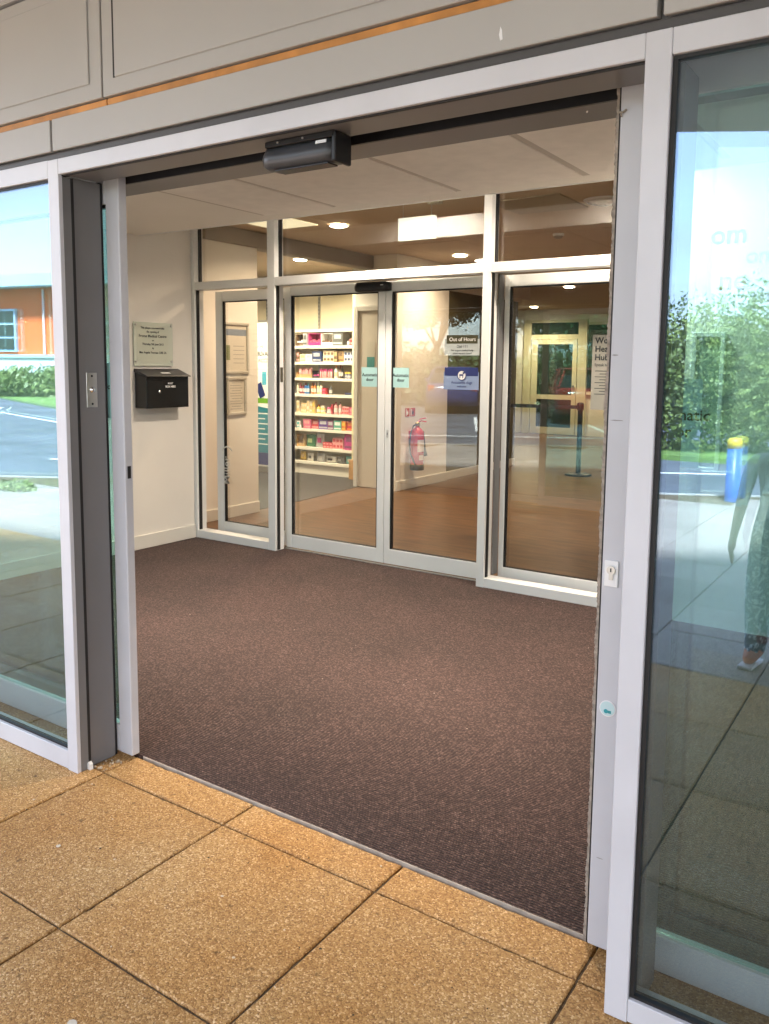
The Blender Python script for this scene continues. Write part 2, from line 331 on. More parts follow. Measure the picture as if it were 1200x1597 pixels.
for i in range(-13, 11):
    for j in range(0, 16):
        x0 = SX0 + i * S; y1 = SY0 - j * S
        if y1 - S < pav_edge(x0 + S / 2) + 0.25: continue
        fine = (-2 <= i <= 4 and j <= 3)
        add_slab(x0, x0 + S, y1 - S, y1, fine, (i + 2 * j) % 3, j >= 4); nsl += 1
for i in range(-2, 5):                     # cut strip in front of the matting
    add_slab(SX0 + i * S, SX0 + (i + 1) * S, SY0, 1.945, True, i % 3)
# kerb between pavement and car park, markings
def strip(name, p, q, wdt, z0, z1, m, parent):
    p = Vector((*p, 0)); q = Vector((*q, 0)); d = (q - p).normalized(); n = Vector((-d.y, d.x, 0)) * wdt / 2
    return mk(name, prism(BM(), [tuple((p + n).xy), tuple((p - n).xy), tuple((q - n).xy), tuple((q + n).xy)], z0, z1, 'xy'), m, parent)
KERB = mat('kerb_concrete', (0.36, 0.34, 0.31), 0.85, var=0.15, vscale=8)
ROADW = mat('road_paint', (0.72, 0.72, 0.70), 0.7, var=0.18, vscale=7)
for k in range(20):
    xa, xb = -14 + k * 0.92, -14 + k * 0.92 + 0.905
    strip('kerb_stone', (xa, pav_edge(xa) - 0.06), (xb, pav_edge(xb) - 0.06), 0.12, -0.095, 0.0, KERB, pavement)
for p, q in [((-11.5, -4.2), (-2.5, -9.0)), ((-13, -7.5), (-30, -12.5)), ((-16, -5.0), (-29, -8.8)), ((-14, -9.5), (-20, -14)), ((-17, -8.6), (-23, -13.1)),
             ((-20, -7.7), (-26, -12.2)), ((-6, -7.9), (-8.6, -12.5)), ((-9, -7.2), (-11.6, -12)), ((-12, -6.6), (-14.6, -11.6)), ((-24, -9), (-36, -15)), ((-26, -6.5), (-38, -10.5))]:
    strip('road_marking', p, q, 0.10, -0.030, -0.021, ROADW, car_park)

# ================================================================ SETTING: lobby and room
struct('lobby_carpet', box(BM(), -5.24, 2.0, 1.955, 4.99, -0.06, 0.004), MATS['carpet'])
one('threshold_strip', box(BM(), -2.40, -0.64, 1.9495, 1.9545, -0.03, 0.0045), mat('threshold_stone', (0.36, 0.32, 0.27), 0.6, var=0.2, vscale=30), 'thin pale metal strip between the paving and the brown matting', 'threshold', bevel=0.001)
struct('room_floor', box(BM(), -12, 2.0, 4.99, 17.6, -0.06, 0.0), MATS['wood_floor'])
struct('grey_vinyl_floor', prism(BM(), [(-12, 5.0), (-5.72, 5.0), (-5.72, 6.7), (-5.86, 8.08), (-5.86, 9.2), (-12, 9.2)], 0.0, 0.004, 'xy'), mat('grey_vinyl', (0.034, 0.029, 0.026), 0.5, var=0.12, vscale=3))
LWX = -5.22
def wall(name, bm, m=None): return struct(name, bm, m or WALLP)
wl = wall('lobby_wall_left', box(BM(), LWX - 0.12, LWX, 1.95, 4.845, -0.05, 2.9))
bx('skirting', LWX, LWX + 0.015, 1.96, 4.845, 0.004, 0.115, SKIRT, wl, 0.003)
wall('lobby_wall_back', box(BM(), -1.42, 2.1, 4.86, 4.99, -0.05, 2.9))
wall('lobby_wall_right', box(BM(), 2.0, 2.12, 1.95, 17.6, -0.05, 2.9))
nbw = wall('notice_wall', box(BM(), -5.77, -5.65, 4.99, 6.105, -0.05, 2.9))
bx('skirting', -5.65, -5.632, 4.99, 6.105, 0.0, 0.11, SKIRT, nbw, 0.003)
wall('screen_return_wall', box(BM(), -5.66, LWX - 0.12, 4.80, 4.99, -0.05, 2.9))
wx_ = wall('extinguisher_wall', box(BM(), -5.42, -5.30, 8.08, 9.28, 0.0, 2.44))
bx('skirting', -5.30, -5.28, 8.08, 9.28, 0.0, 0.115, SKIRT, wx_, 0.004)
wo_ = wall('corridor_wall', box(BM(), -5.44, -5.33, 9.281, 11.4, 0.0, 2.44), WALLD)
bx('skirting', -5.33, -5.315, 9.281, 11.4, 0.0, 0.11, SKIRT, wo_, 0.003)
wall('bulkhead', box(BM(), -5.925, -5.295, 8.06, 11.42, 2.441, 2.76), mat('bulkhead_paint', (0.76, 0.70, 0.58), 0.8))
wall('pharmacy_wall_back', box(BM(), -12.0, -5.93, 9.20, 9.32, -0.05, 2.75))
wall('room_wall_left', box(BM(), -12.12, -12.0, 4.8, 17.7, -0.05, 2.9))
wall('room_wall_front', box(BM(), -12.0, -5.66, 4.85, 4.99, -0.05, 2.9))
wall('room_wall_rear', box(BM(), -12.0, 2.0, 17.3, 17.45, -0.05, 2.9))
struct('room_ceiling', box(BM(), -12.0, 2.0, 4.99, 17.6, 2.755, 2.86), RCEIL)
bm = BM(); box(bm, -5.78, -5.62, 4.99, 8.06, 2.60, 2.75); struct('ceiling_beam', bm, mat('beam_paint', (0.28, 0.245, 0.20), 0.8), 0.006)
# lobby ceiling: dropped plasterboard margin with tiles let into it
lc = struct('lobby_ceiling', prism(BM(), [(1.99, 4.315), (-5.22, 4.315), (-5.22, 2.02), (1.99, 2.02)], 2.452, 2.56, 'xy'), CEIL)
bx('edge_trim', -5.22, 1.99, 4.316, 4.332, 2.449, 2.60, INFRAME, lc)
xs = [-3.765, -3.177, -2.307, -1.573, -0.90, -0.20, 0.50, 1.2]
for a, b in zip(xs, xs[1:]):
    for y0, y1 in ((2.30, 3.10), (3.135, 4.14)):
        dz = random.uniform(0, 0.002); t_ = bx('ceiling_tile', a + 0.018, b - 0.018, y0, y1, 2.442 - dz, 2.4515, TILE, lc, 0.003)
        t_.rotation_euler = (random.uniform(-.002, .002), random.uniform(-.003, .003), 0)
GRID = mat('grid_bar', (0.60, 0.54, 0.48), 0.7)
for a in xs: bx('grid_bar', a - 0.0165, a + 0.0165, 2.30, 4.14, 2.4455, 2.4512, GRID, lc)
bx('grid_bar', xs[0], xs[-1], 3.101, 3.134, 2.4440, 2.4452, GRID, lc)
bx('tile_edge_shade', -3.75, -3.19, 4.141, 4.150, 2.4470, 2.4514, GASKET, lc); bx('tile_edge_shade', -2.05, -1.60, 4.141, 4.145, 2.4470, 2.4514, GASKET, lc)  # dark strips paint the shadow line along the tile edge
struct('upper_lobby_ceiling', box(BM(), -5.22, 1.99, 4.333, 4.98, 2.76, 2.86), CEIL)

# ================================================================ building shell, fascia, canopy
bld = thing('medical_building', 'pale grey panelled medical centre with a flat roof around the glazed entrance', 'building', (0, 6, 0))
bx('roof', -13, 4.2, 1.78, 18, 3.55, 3.75, mat('roof_felt', (0.12, 0.12, 0.13), 0.9, var=0.1), bld)
bx('upper_wall', -13, 4.2, 1.80, 1.95, 2.16, 3.55, FRAMED, bld)
bx('outer_wall', -13, -5.95, 1.75, 1.95, -0.05, 2.159, WALLP, bld)
bx('outer_wall', 2.2, 4.2, 1.75, 1.95, -0.05, 2.159, WALLP, bld)
bx('outer_wall', -13.2, -13.001, 1.75, 18, -0.05, 3.549, WALLP, bld)
bx('outer_wall', 4.201, 4.4, 1.75, 18, -0.05, 3.549, WALLP, bld)
bx('outer_wall', -13, 4.2, 18.0, 18.2, -0.05, 3.549, WALLP, bld)
# lower fascia panels (bottom lip folded), timber batten line, upper framed panels
PY = YF - 0.006
def lower_panel(x0, x1):
    p = mk('cladding_panel', prism(BM(), [(PY, 2.170), (PY, 2.271), (1.76, 2.271), (1.76, 2.176), (PY + 0.010, 2.176), (PY + 0.010, 2.170)], x0, x1, 'yz'), PANEL, bld, 0.0015)
for x0, x1 in ((-6.2, -4.50), (-4.494, -2.518), (-2.506, -0.5245), (-0.511, 1.4), (1.41, 3.4)): lower_panel(x0, x1)
bx('recess', -6.2, 3.4, 1.762, 1.795, 2.140, 2.31, FRAMED, bld)
bx('head_channel', -6.2, 3.4, 1.745, 1.760, 2.148, 2.1685, mat('channel_grey', (0.075, 0.07, 0.068), 0.5), bld)
for x0, x1 in ((-6.2, -4.15), (-4.145, -2.237), (-2.232, -0.30), (-0.295, 1.7), (1.705, 3.4)):
    bx('timber_batten', x0, x1, 1.737, 1.760, 2.2735, 2.2945, TIMBER, bld, 0.001)
for x0, x1 in ((-6.2, -4.16), (-4.151, -2.247), (-2.238, -0.34), (-0.331, 1.6), (1.609, 3.4)):
    up = bx('cladding_panel', x0, x1, PY, 1.752, 2.298, 2.672, PANEL, bld, 0.002)
    # raised centre field; black strip on its left paints a groove's shade
    bx('panel_field', x0 + 0.062, x1 - 0.055, PY - 0.0055, PY - 0.0006, 2.346, 2.632, PANEL, bld, 0.002)
    bx('panel_groove_shade', x0 + 0.0525, x0 + 0.0615, PY - 0.0025, PY - 0.0004, 2.346, 2.632, GASKET, bld)
bx('soffit_board', -6.2, 3.4, PY - 0.002, 1.752, 2.684, 2.715, PANEL, bld, 0.002)
# canopy with an oblique front edge running parallel to the drive
def can_edge(x): return -1.10 - 0.56 * (x + 1.28)
SOF = mat('canopy_soffit', (0.52, 0.49, 0.45), 0.7, var=0.05)
xc = [-5.9, -4.4, -2.9, -1.4, 0.1, 1.6, 3.1, 4.2]
for a, b in zip(xc, xc[1:]):
    mk('soffit_panel', prism(BM(), [(b - 0.006, 1.722), (b - 0.006, can_edge(b)), (a + 0.006, can_edge(a)), (a + 0.006, 1.722)], 2.720, 2.735, 'xy'), SOF, bld)
mk('canopy', prism(BM(), [(4.2, 1.722), (4.2, can_edge(4.2) - 0.03), (-5.9, can_edge(-5.9) - 0.03), (-5.9, 1.722)], 2.7355, 2.95, 'xy'), FRAMED, bld)

# ================================================================ shopfront
def plain(s): return s
sl = thing('side_window', 'fixed glazed side window in pale grey frame left of the open entrance', 'window', (-4.2, YF, 0))
bx('post', -2.546, -2.490, YF, 1.748, 0.0, 2.1455, FRAME, sl, 0.0015)
bx('head_rail', -5.94, -2.5465, YF + 0.001, 1.79, 2.088, 2.147, FRAME, sl, 0.0015)
bx('bottom_rail', -5.94, -2.5465, YF + 0.001, 1.79, 0.003, 0.072, FRAME, sl, 0.0015)
bx('post', -4.30, -4.245, YF + 0.001, 1.79, 0.0725, 2.0875, FRAME, sl, 0.0015)
bx('post', -5.94, -5.88, YF + 0.001, 1.79, 0.0725, 2.0875, FRAME, sl, 0.0015)
for a, b in ((-4.2445, -2.547), (-5.879, -4.3005)):
    bm = BM(); box(bm, a, b, YF + 0.012, YF + 0.030, 0.073, 0.081); box(bm, a, b, YF + 0.012, YF + 0.030, 2.079, 2.087); box(bm, a, a + 0.006, YF + 0.012, YF + 0.03, 0.0815, 2.0785); box(bm, b - 0.006, b, YF + 0.012, YF + 0.03, 0.0815, 2.0785)
    mk('gasket', bm, GASKET, sl)
    bx('glass_pane', a + 0.004, b - 0.004, YF + 0.016, YF + 0.024, 0.076, 2.084, GLASS_OUT, sl)
sr = thing('side_window', 'fixed glazed side window in pale grey frame right of the open entrance', 'window', (0.8, YF, 0))
bx('post', -0.5455, -0.4930, YF, 1.770, 0.0, 2.1455, FRAME, sr, 0.0015)
bx('head_rail', -0.4925, 2.2, YF + 0.001, 1.79, 2.094, 2.1455, FRAME, sr, 0.0015)
bx('bottom_rail', -0.4925, 2.2, YF + 0.001, 1.79, 0.003, 0.058, FRAME, sr, 0.0015)
bx('post', 1.10, 1.155, YF + 0.001, 1.79, 0.0585, 2.0935, FRAME, sr, 0.0015)
for a, b in ((-0.492, 1.0995), (1.1555, 2.2)):
    bm = BM(); box(bm, a, b, YF + 0.010, YF + 0.030, 0.059, 0.066); box(bm, a, b, YF + 0.010, YF + 0.030, 2.086, 2.093); box(bm, a, a + 0.010, YF + 0.010, YF + 0.03, 0.0665, 2.0855); box(bm, b - 0.006, b, YF + 0.010, YF + 0.03, 0.0665, 2.0855)
    mk('gasket', bm, GASKET, sr)
    pane = bx('glass_pane', a + 0.004, b - 0.004, YF + 0.016, YF + 0.024, 0.062, 2.090, GLASS_OUT, sr)
    if a < 0:
        VIN = mat('white_vinyl', (0.85, 0.87, 0.88), 0.5)
        text('lettering', 'om', 0.052, VIN, sr, (-0.3715, YF + 0.0262, 1.738), bold=0.0012)
        text('lettering', 'ne', 0.056, VIN, sr, (-0.3600, YF + 0.0262, 1.648), bold=0.0004)
# door head between the posts
dh = thing('entrance_surround', 'pale grey door head with dark track slot spanning the entrance opening', 'door frame', (-1.5, YF, 2.05))
bx('head_rail', -2.4895, -0.546, YF + 0.0005, 1.745, 2.0955, 2.1455, FRAME, dh, 0.0015)
bx('gasket', -2.4895, -0.546, 1.7455, 1.754, 2.092, 2.14, GASKET, dh)
bx('trim', -2.4895, -0.546, 1.7545, 1.762, 2.0935, 2.14, FRAMED, dh)
bx('gasket', -2.4895, -0.546, 1.7625, 1.772, 2.097, 2.14, GASKET, dh)
bx('soffit_plate', -2.4895, -0.546, 1.7725, 1.884, 2.0975, 2.145, REVEAL_SHADE, dh, 0.0012)
bx('track_slot', -5.1, 1.9, 1.885, 1.969, 2.150, 2.165, GASKET, dh)
bx('track', -5.1, 1.9, 1.960, 1.969, 2.098, 2.149, BLACK, dh)
bx('operator_cover', -5.1, 1.9, 1.970, 2.122, 2.104, 2.30, REVEAL_SHADE, dh, 0.003)
bx('track_clip', -2.20, -1.95, 1.915, 1.925, 2.118, 2.124, STEEL, dh)
# left jamb of the opening
jl = thing('door_jamb', 'recessed jamb with shade painted into its dark grey at the left side of the entrance opening', 'door frame', (-2.52, 1.84, 0))
bx('shaded_reveal', -2.5455, -2.4925, 1.7485, 1.780, 0.0, 2.092, FRAMED, jl)  # side face of the post, its shade put into the dark colour
bx('gasket', -2.54, -2.4940, 1.7802, 1.7925, 0.0, 2.092, GASKET, jl)
bx('jamb', -2.56, -2.4985, 1.7930, 1.903, 0.0, 2.0955, REVEAL_SHADE, jl, 0.0015)
bx('brush_strip', -2.545, -2.502, 1.9035, 1.914, 0.002, 2.10, GASKET, jl)
jr = thing('door_jamb', 'pale recessed jamb hidden behind the right entrance post', 'door frame', (-0.52, 1.84, 0))
bx('jamb', -0.540, -0.48, 1.7905, 1.903, 0.0, 2.0955, REVEAL_SHADE, jr, 0.0015)
bx('gasket', -0.540, -0.50, 1.7705, 1.7895, 0.0, 2.092, GASKET, jr)
# mortar crumbs at the foot of the left jamb
bm = BM()
for k in range(16):
    s = random.uniform(0.002, 0.008); bmesh.ops.create_icosphere(bm, subdivisions=1, radius=s, matrix=Matrix.Translation((-2.49 + random.uniform(0, 0.07) , 1.792 + random.uniform(-0.004, 0.10), s * 0.5)))
tag(mk('mortar_crumbs', bm, mat('mortar', (0.42, 0.34, 0.24), 0.95, var=0.3, vscale=50)), 'loose mortar crumbs at the foot of the left jamb', 'debris', kind='stuff')
one('loose_chip', prism(BM(), [(-2.497, 0.0), (-2.478, 0.0), (-2.480, 0.02), (-2.489, 0.028), (-2.496, 0.015)], 1.775, 1.789, 'xz'), mat('chip_white', (0.8, 0.79, 0.76), 0.8), 'white flaked chip standing at the foot of the left jamb', 'debris')

# sliding leaves of the outer door
SIGNM = mat('sign_vinyl_teal', (0.45, 0.88, 0.84), 0.45, var=0.1, vscale=8)
def auto_sign(parent, cx, y, cz, wd, ht, size, dark=INK, m=SIGNM):
    s = bx('door_sign', cx - wd / 2, cx + wd / 2, y - 0.0012, y - 0.0002, cz - ht / 2, cz + ht / 2, m, parent)
    text('lettering', 'Automatic', size, dark, s, (cx, y - 0.0014, cz + size * 0.50), bold=size * 0.012)
    text('lettering', 'door', size, dark, s, (cx, y - 0.0014, cz - size * 0.55), bold=size * 0.012)
    return s
ll = thing('sliding_door', 'left leaf of the outer sliding door, slid open behind the left jamb', 'sliding door', (-2.9, 1.935, 0), 'outer sliding door leaves')
LY0, LY1 = 1.917, 1.953
bx('stile', -2.491, -2.420, LY0, LY1, 0.012, 2.148, FRAME, ll, 0.003)
bx('stile', -3.52, -3.45, LY0, LY1, 0.012, 2.148, FRAME, ll, 0.003)
bx('top_rail', -3.449, -2.4915, LY0 + 0.001, LY1 - 0.001, 2.030, 2.147, FRAME, ll, 0.002)
bx('bottom_rail', -3.449, -2.4915, LY0 + 0.001, LY1 - 0.001, 0.013, 0.118, FRAME, ll, 0.002)
bx('gasket', -3.449, -2.4915, LY0 + 0.008, LY1 - 0.008, 2.018, 2.0295, GASKET, ll)
bx('glass_pane', -3.448, -2.492, LY0 + 0.012, LY0 + 0.020, 0.119, 2.017, GLASS_LEAF, ll)
bx('finger_slot', -2.4199, -2.4185, 1.928, 1.942, 1.06, 1.105, BLACK, ll)
auto_sign(ll, -2.565, LY0 + 0.012, 1.375, 0.14, 0.20, 0.028)
lr = thing('sliding_door', 'right leaf of the outer sliding door with keyhole plate, slid open behind the right post', 'sliding door', (-0.1, 1.935, 0), 'outer sliding door leaves')
bx('stile', -0.655, -0.560, LY0, LY1, 0.012, 2.148, FRAME, lr, 0.003)
bx('stile', 0.40, 0.47, LY0, LY1, 0.012, 2.148, FRAME, lr, 0.003)
bx('top_rail', -0.5595, 0.399, LY0 + 0.001, LY1 - 0.001, 2.070, 2.147, FRAME, lr, 0.002)
bx('bottom_rail', -0.5595, 0.399, LY0 + 0.001, LY1 - 0.001, 0.013, 0.105, FRAME, lr, 0.002)
bx('glass_pane', -0.559, 0.398, LY0 + 0.012, LY0 + 0.020, 0.106, 2.069, GLASS_LEAF, lr)
bx('glazing_bead', -0.5585, -0.5385, LY0 + 0.004, LY0 + 0.0115, 0.11, 2.065, FRAME, lr)
bx('gasket', -0.659, -0.6555, LY0 + 0.004, LY1, 0.012, 2.14, GASKET, lr)
V = []; F = []; n = 420                                # frayed brush seal on the leading edge
for i in range(n + 1):
    z = 0.012 + 2.10 * i / n; wv = 0.0055 + 0.0028 * RNG.random() + 0.0010 * math.sin(i * 0.21)
    for yy in (LY0 + 0.004, LY1 - 0.006): V += [(-0.6592, yy, z), (-0.6592 - wv, yy + 0.004 * (RNG.random() - .5), z + 0.003 * (RNG.random() - .5))]
for i in range(n):
    a, b = 4 * i, 4 * (i + 1)
    F += [(a, a + 1, b + 1, b), (a + 1, a + 3, b + 3, b + 1), (a + 3, a + 2, b + 2, b + 3), (a + 2, a, b, b + 2)]
F += [(0, 2, 3, 1), (4 * n, 4 * n + 1, 4 * n + 3, 4 * n + 2)]
np_mesh('brush_seal', V, F, BRUSH, lr)
lk = bx('lock_plate', -0.6475, -0.6135, LY0 - 0.004, LY0 - 0.0004, 0.951, 1.015, mat('lock_white', (0.86, 0.86, 0.85), 0.3), lr, 0.001)
mk('cylinder', cyl(BM(), (-0.6305, LY0 - 0.008, 0.992), (-0.6305, LY0 - 0.0042, 0.992), 0.0105, seg=24), STEEL, lk)
mk('cylinder_tail', box(BM(), -0.6355, -0.6255, LY0 - 0.0068, LY0 - 0.0042, 0.968, 0.984), STEEL, lk)
bx('keyhole', -0.6320, -0.6290, LY0 - 0.0086, LY0 - 0.0081, 0.988, 0.997, INK, lk)
st = mk('round_sticker', cyl(BM(), (-0.6265, LY0 - 0.0016, 0.645), (-0.6265, LY0 - 0.0004, 0.645), 0.0205, seg=32), WHITE, lr)
mk('sticker_print', cyl(BM(), (-0.6265, LY0 - 0.0022, 0.645), (-0.6265, LY0 - 0.0017, 0.645), 0.0180, seg=32), mat('sticker_pale', (0.55, 0.72, 0.74), 0.4), st)
bm = BM(); cyl(bm, (-0.630, LY0 - 0.0028, 0.638), (-0.630, LY0 - 0.0023, 0.638), 0.0055, seg=12); box(bm, -0.625, -0.617, LY0 - 0.0028, LY0 - 0.0023, 0.634, 0.641)
mk('sticker_motif', bm, mat('sticker_teal', (0.03, 0.32, 0.36), 0.4), st)
bm = BM(); tube(bm, [(-0.659, LY0 - 0.002, 2.055), (-0.648, LY0 - 0.006, 2.052), (-0.640, LY0 - 0.003, 2.058)], 0.0025, 6); tube(bm, [(-0.652, LY0 - 0.004, 2.050), (-0.650, LY0 - 0.006, 2.043)], 0.002, 6)
mk('frayed_cord', bm, BRUSH, lr)
SCF = mat('scuff', (0.30, 0.29, 0.28), 0.7)
for x0, x1, z, h in ((-0.650, -0.618, 1.352, 0.0022), (-0.652, -0.636, 1.505, 0.0030), (-0.640, -0.622, 0.252, 0.0016)):
    prism_b = prism(BM(), [(x0, z), (x0 + (x1 - x0) * .4, z - h * .6), (x1, z - h * .2), (x1 - .003, z + h * .5), (x0 + (x1 - x0) * .3, z + h * .7)], LY0 - 0.0007, LY0 - 0.0002, 'xz'); mk('scuff_mark', prism_b, SCF, lr)
auto_sign(lr, -0.502, LY0 + 0.012, 1.352, 0.112, 0.20, 0.036)

# push plate on left jamb (faces into the opening, +X)
JX = -2.4984
ps = thing('push_plate', 'small steel plate with a domed push button on the left jamb', 'switch', (JX, 1.845, 1.32))
bx('plate', JX, JX + 0.003, 1.8225, 1.8665, 1.318, 1.440, STEEL, ps, 0.001)
mk('button', lathe(BM(), [(0.012, 0.003), (0.0115, 0.006), (0.008, 0.010), (0.003, 0.0115)], (JX, 1.8455, 1.380), 20, 'x'), CHROME, ps, smooth=True)
for z in (1.428, 1.330): mk('screw', cyl(BM(), (JX + 0.003, 1.8445, z), (JX + 0.0042, 1.8445, z), 0.004, seg=10), INK, ps)

# motion sensor over the entrance
def sensor(name, label, x0, x1, y0, y1, z0, z1, m):
    t = thing(name, label, 'door sensor', ((x0 + x1) / 2, y0, z0))
    d = y1 - y0; h = z1 - z0; bm = BM(); n = 14; rows = []
    for i in range(n + 1):
        u = i / n; x = x0 + (x1 - x0) * u; sw = 0.35 * math.exp(-((u - 0.12) / 0.14) ** 2)
        prof = [(y1, z1 - h * .12), (y0 + d * .22, z1 - h * .10), (y0 + d * .04, z0 + h * .62), (y0 - d * .05 * sw * 3, z0 + h * (.38 + .2 * sw)), (y0 + d * .06, z0 + h * .10), (y0 + d * .34, z0), (y1, z0 + h * .04)]
        e = min(u, 1 - u) * n
        k = 0.0 if e > 1 else (1 - e) * 0.16
        rows.append([bm.verts.new((x, a + (y1 - a) * k, b + ((z0 + z1) / 2 - b) * k)) for a, b in prof])
    for a, b in zip(rows, rows[1:]):
        for k in range(6): bm.faces.new((a[k], a[k + 1], b[k + 1], b[k]))
        bm.faces.new((a[6], a[0], b[0], b[6]))
    bm.faces.new(rows[0]); bm.faces.new(rows[-1][::-1])
    mk('housing', bm, m, t, smooth=True)
    return t
so = sensor('door_sensor', 'charcoal motion sensor on a black bracket under the outer door head', -1.650, -1.398, 1.798, 1.872, 2.020, 2.092, CHAR)
bx('bracket', -1.634, -1.388, 1.80, 1.876, 2.0795, 2.0955, BLACK, so, 0.002)
bx('end_cap', -1.3975, -1.385, 1.800, 1.876, 2.016, 2.094, BLACK, so, 0.003)
bx('rating_label', -1.448, -1.412, 1.7955, 1.7975, 2.066, 2.074, WHITE, so).rotation_euler = (R(-12), 0, 0)
bx('lens_strip', -1.61, -1.42, 1.815, 1.86, 2.016, 2.0205, BLACK, so, 0.001)
for x in (-1.585, -1.495): mk('screw', cyl(BM(), (x, 1.7975, 2.088), (x, 1.80, 2.088), 0.003, seg=8), STEEL, so)

# ================================================================ letter box and plaque on the lobby wall
lb = thing('letter_box', 'black metal letter box with sloping lid on the left lobby wall', 'letter box', (LWX, 4.465, 1.125))
X0 = LWX
mk('body', prism(BM(), [(X0, 1.128), (X0 + 0.135, 1.128), (X0 + 0.135, 1.375), (X0, 1.405)], 4.248, 4.676, 'xz'), mat('black_enamel', (0.006, 0.006, 0.006), 0.3), lb, 0.003)
mk('lid', prism(BM(), [(X0, 1.408), (X0 + 0.155, 1.372), (X0 + 0.155, 1.379), (X0, 1.435)], 4.240, 4.686, 'xz'), mat('black_lid', (0.03, 0.027, 0.03), 0.35), lb, 0.002)
bx('door_panel', X0 + 0.1352, X0 + 0.1385, 4.262, 4.662, 1.14, 1.345, mat('black_enamel2', (0.009, 0.009, 0.009), 0.28), lb, 0.001)
mk('lock', lathe(BM(), [(0.011, 0.1385), (0.011, 0.144), (0.006, 0.146)], (X0, 4.370, 1.255), 14, 'x'), CHROME, lb, smooth=True)
text('lettering', 'POST', 0.022, WHITE, lb, (X0 + 0.1386, 4.485, 1.318), (0, 1, 0), bold=0.0008)
text('lettering', 'BOX HERE', 0.022, WHITE, lb, (X0 + 0.1386, 4.485, 1.294), (0, 1, 0), bold=0.0008)
mk('lid_label', prism(BM(), [(X0 + 0.085, 1.4041), (X0 + 0.105, 1.3970), (X0 + 0.105, 1.3985), (X0 + 0.085, 1.4056)], 4.43, 4.52, 'xz'), WHITE, lb)
pq = thing('wall_plaque', 'clear glass plaque with printed opening dedication on the left lobby wall', 'plaque', (LWX, 4.43, 1.45))
bx('glass_sheet', X0 + 0.012, X0 + 0.018, 4.235, 4.622, 1.455, 1.795, mat('plaque_glass', (0.60, 0.63, 0.53), 0.12), pq, 0.001)
bx('print_film', X0 + 0.0182, X0 + 0.0190, 4.265, 4.575, 1.485, 1.772, mat('plaque_print', (0.55, 0.57, 0.47), 0.3), pq)
for y in (4.252, 4.605):
    for z in (1.775, 1.490): mk('stand_off', cyl(BM(), (X0, y, z), (X0 + 0.025, y, z), 0.009, seg=14), STEEL, pq)
for s, sz, z in (('This plaque commemorates', .021, 1.752), ('the opening of', .021, 1.722), ('Frome Medical Centre', .030, 1.688), ('on', .018, 1.655), ('Thursday 9th June 2012', .022, 1.625), ('by', .018, 1.595), ('Mrs Angela Yeoman OBE DL', .023, 1.560)):
    text('lettering', s, sz, INK, pq, (X0 + 0.0191, 4.42, z), (0, 1, 0), bold=0.0006)

# ================================================================ inner glazed screen
SYF, SYB = 4.85, 4.955
scn = thing('inner_screen', 'white framed glazed screen with fanlights across the back of the lobby', 'glazed screen', (-3.3, SYF, 0))
def member(name, x0, x1, z0, z1, y0=SYF, y1=SYB, m=INFRAME): return bx(name, x0, x1, y0, y1, z0, z1, m, scn, 0.002)
member('mullion', -5.215, -5.190 + 0.0, 0.0, 2.75); 
member('mullion', -5.2495, -5.2155, 0.0, 2.75)
member('mullion', -4.386, -4.312, 0.0, 2.75)
member('mullion', -2.523, -2.466, 0.0, 2.75)
member('mullion', -1.52, -1.425, 0.0, 2.75)
for a, b in ((-5.1895, -4.3865), (-4.3115, -2.5235), (-2.4655, -1.5205)):
    member('transom', a, b, 2.081, 2.143, SYF + 0.001, SYB)
    member('head_rail', a, b, 2.70, 2.75, SYF + 0.001, SYB)
    bm = BM(); box(bm, a, a + 0.010, 4.90, 4.93, 2.1435, 2.6995); mk('gasket', bm, GASKET, scn)
    bx('fanlight_pane', a + 0.002, b - 0.002, 4.935, 4.943, 2.145, 2.698, GLASS_IN, scn)
    for u in (0.12, 0.62, 0.86): bx('packer', a + (b - a) * u - 0.012, a + (b - a) * u + 0.012, 4.92, 4.932, 2.1435, 2.150, GASKET, scn)
for a, b in ((-5.1895, -4.3865), (-2.4655, -1.5205)): member('sill_rail', a, b, 0.004, 0.068, SYF + 0.001, SYB)
bx('floor_track', -4.31, -2.525, 4.962, 4.986, 0.0045, 0.009, STEEL, scn)
bx('gasket', -4.3115, -4.3050, 4.87, 4.90, 0.01, 2.08, GASKET, scn)
bx('gasket', -2.4655, -2.4595, 4.87, 4.90, 0.07, 2.08, GASKET, scn)
bx('gasket', -5.1895, -5.1830, 4.87, 4.90, 0.07, 2.08, GASKET, scn)
bx('switch_plate', -4.3119, -4.3095, 4.915, 4.945, 1.34, 1.455, mat('dark_steel', (0.16, 0.14, 0.10), 0.4, metal=0.6), scn)
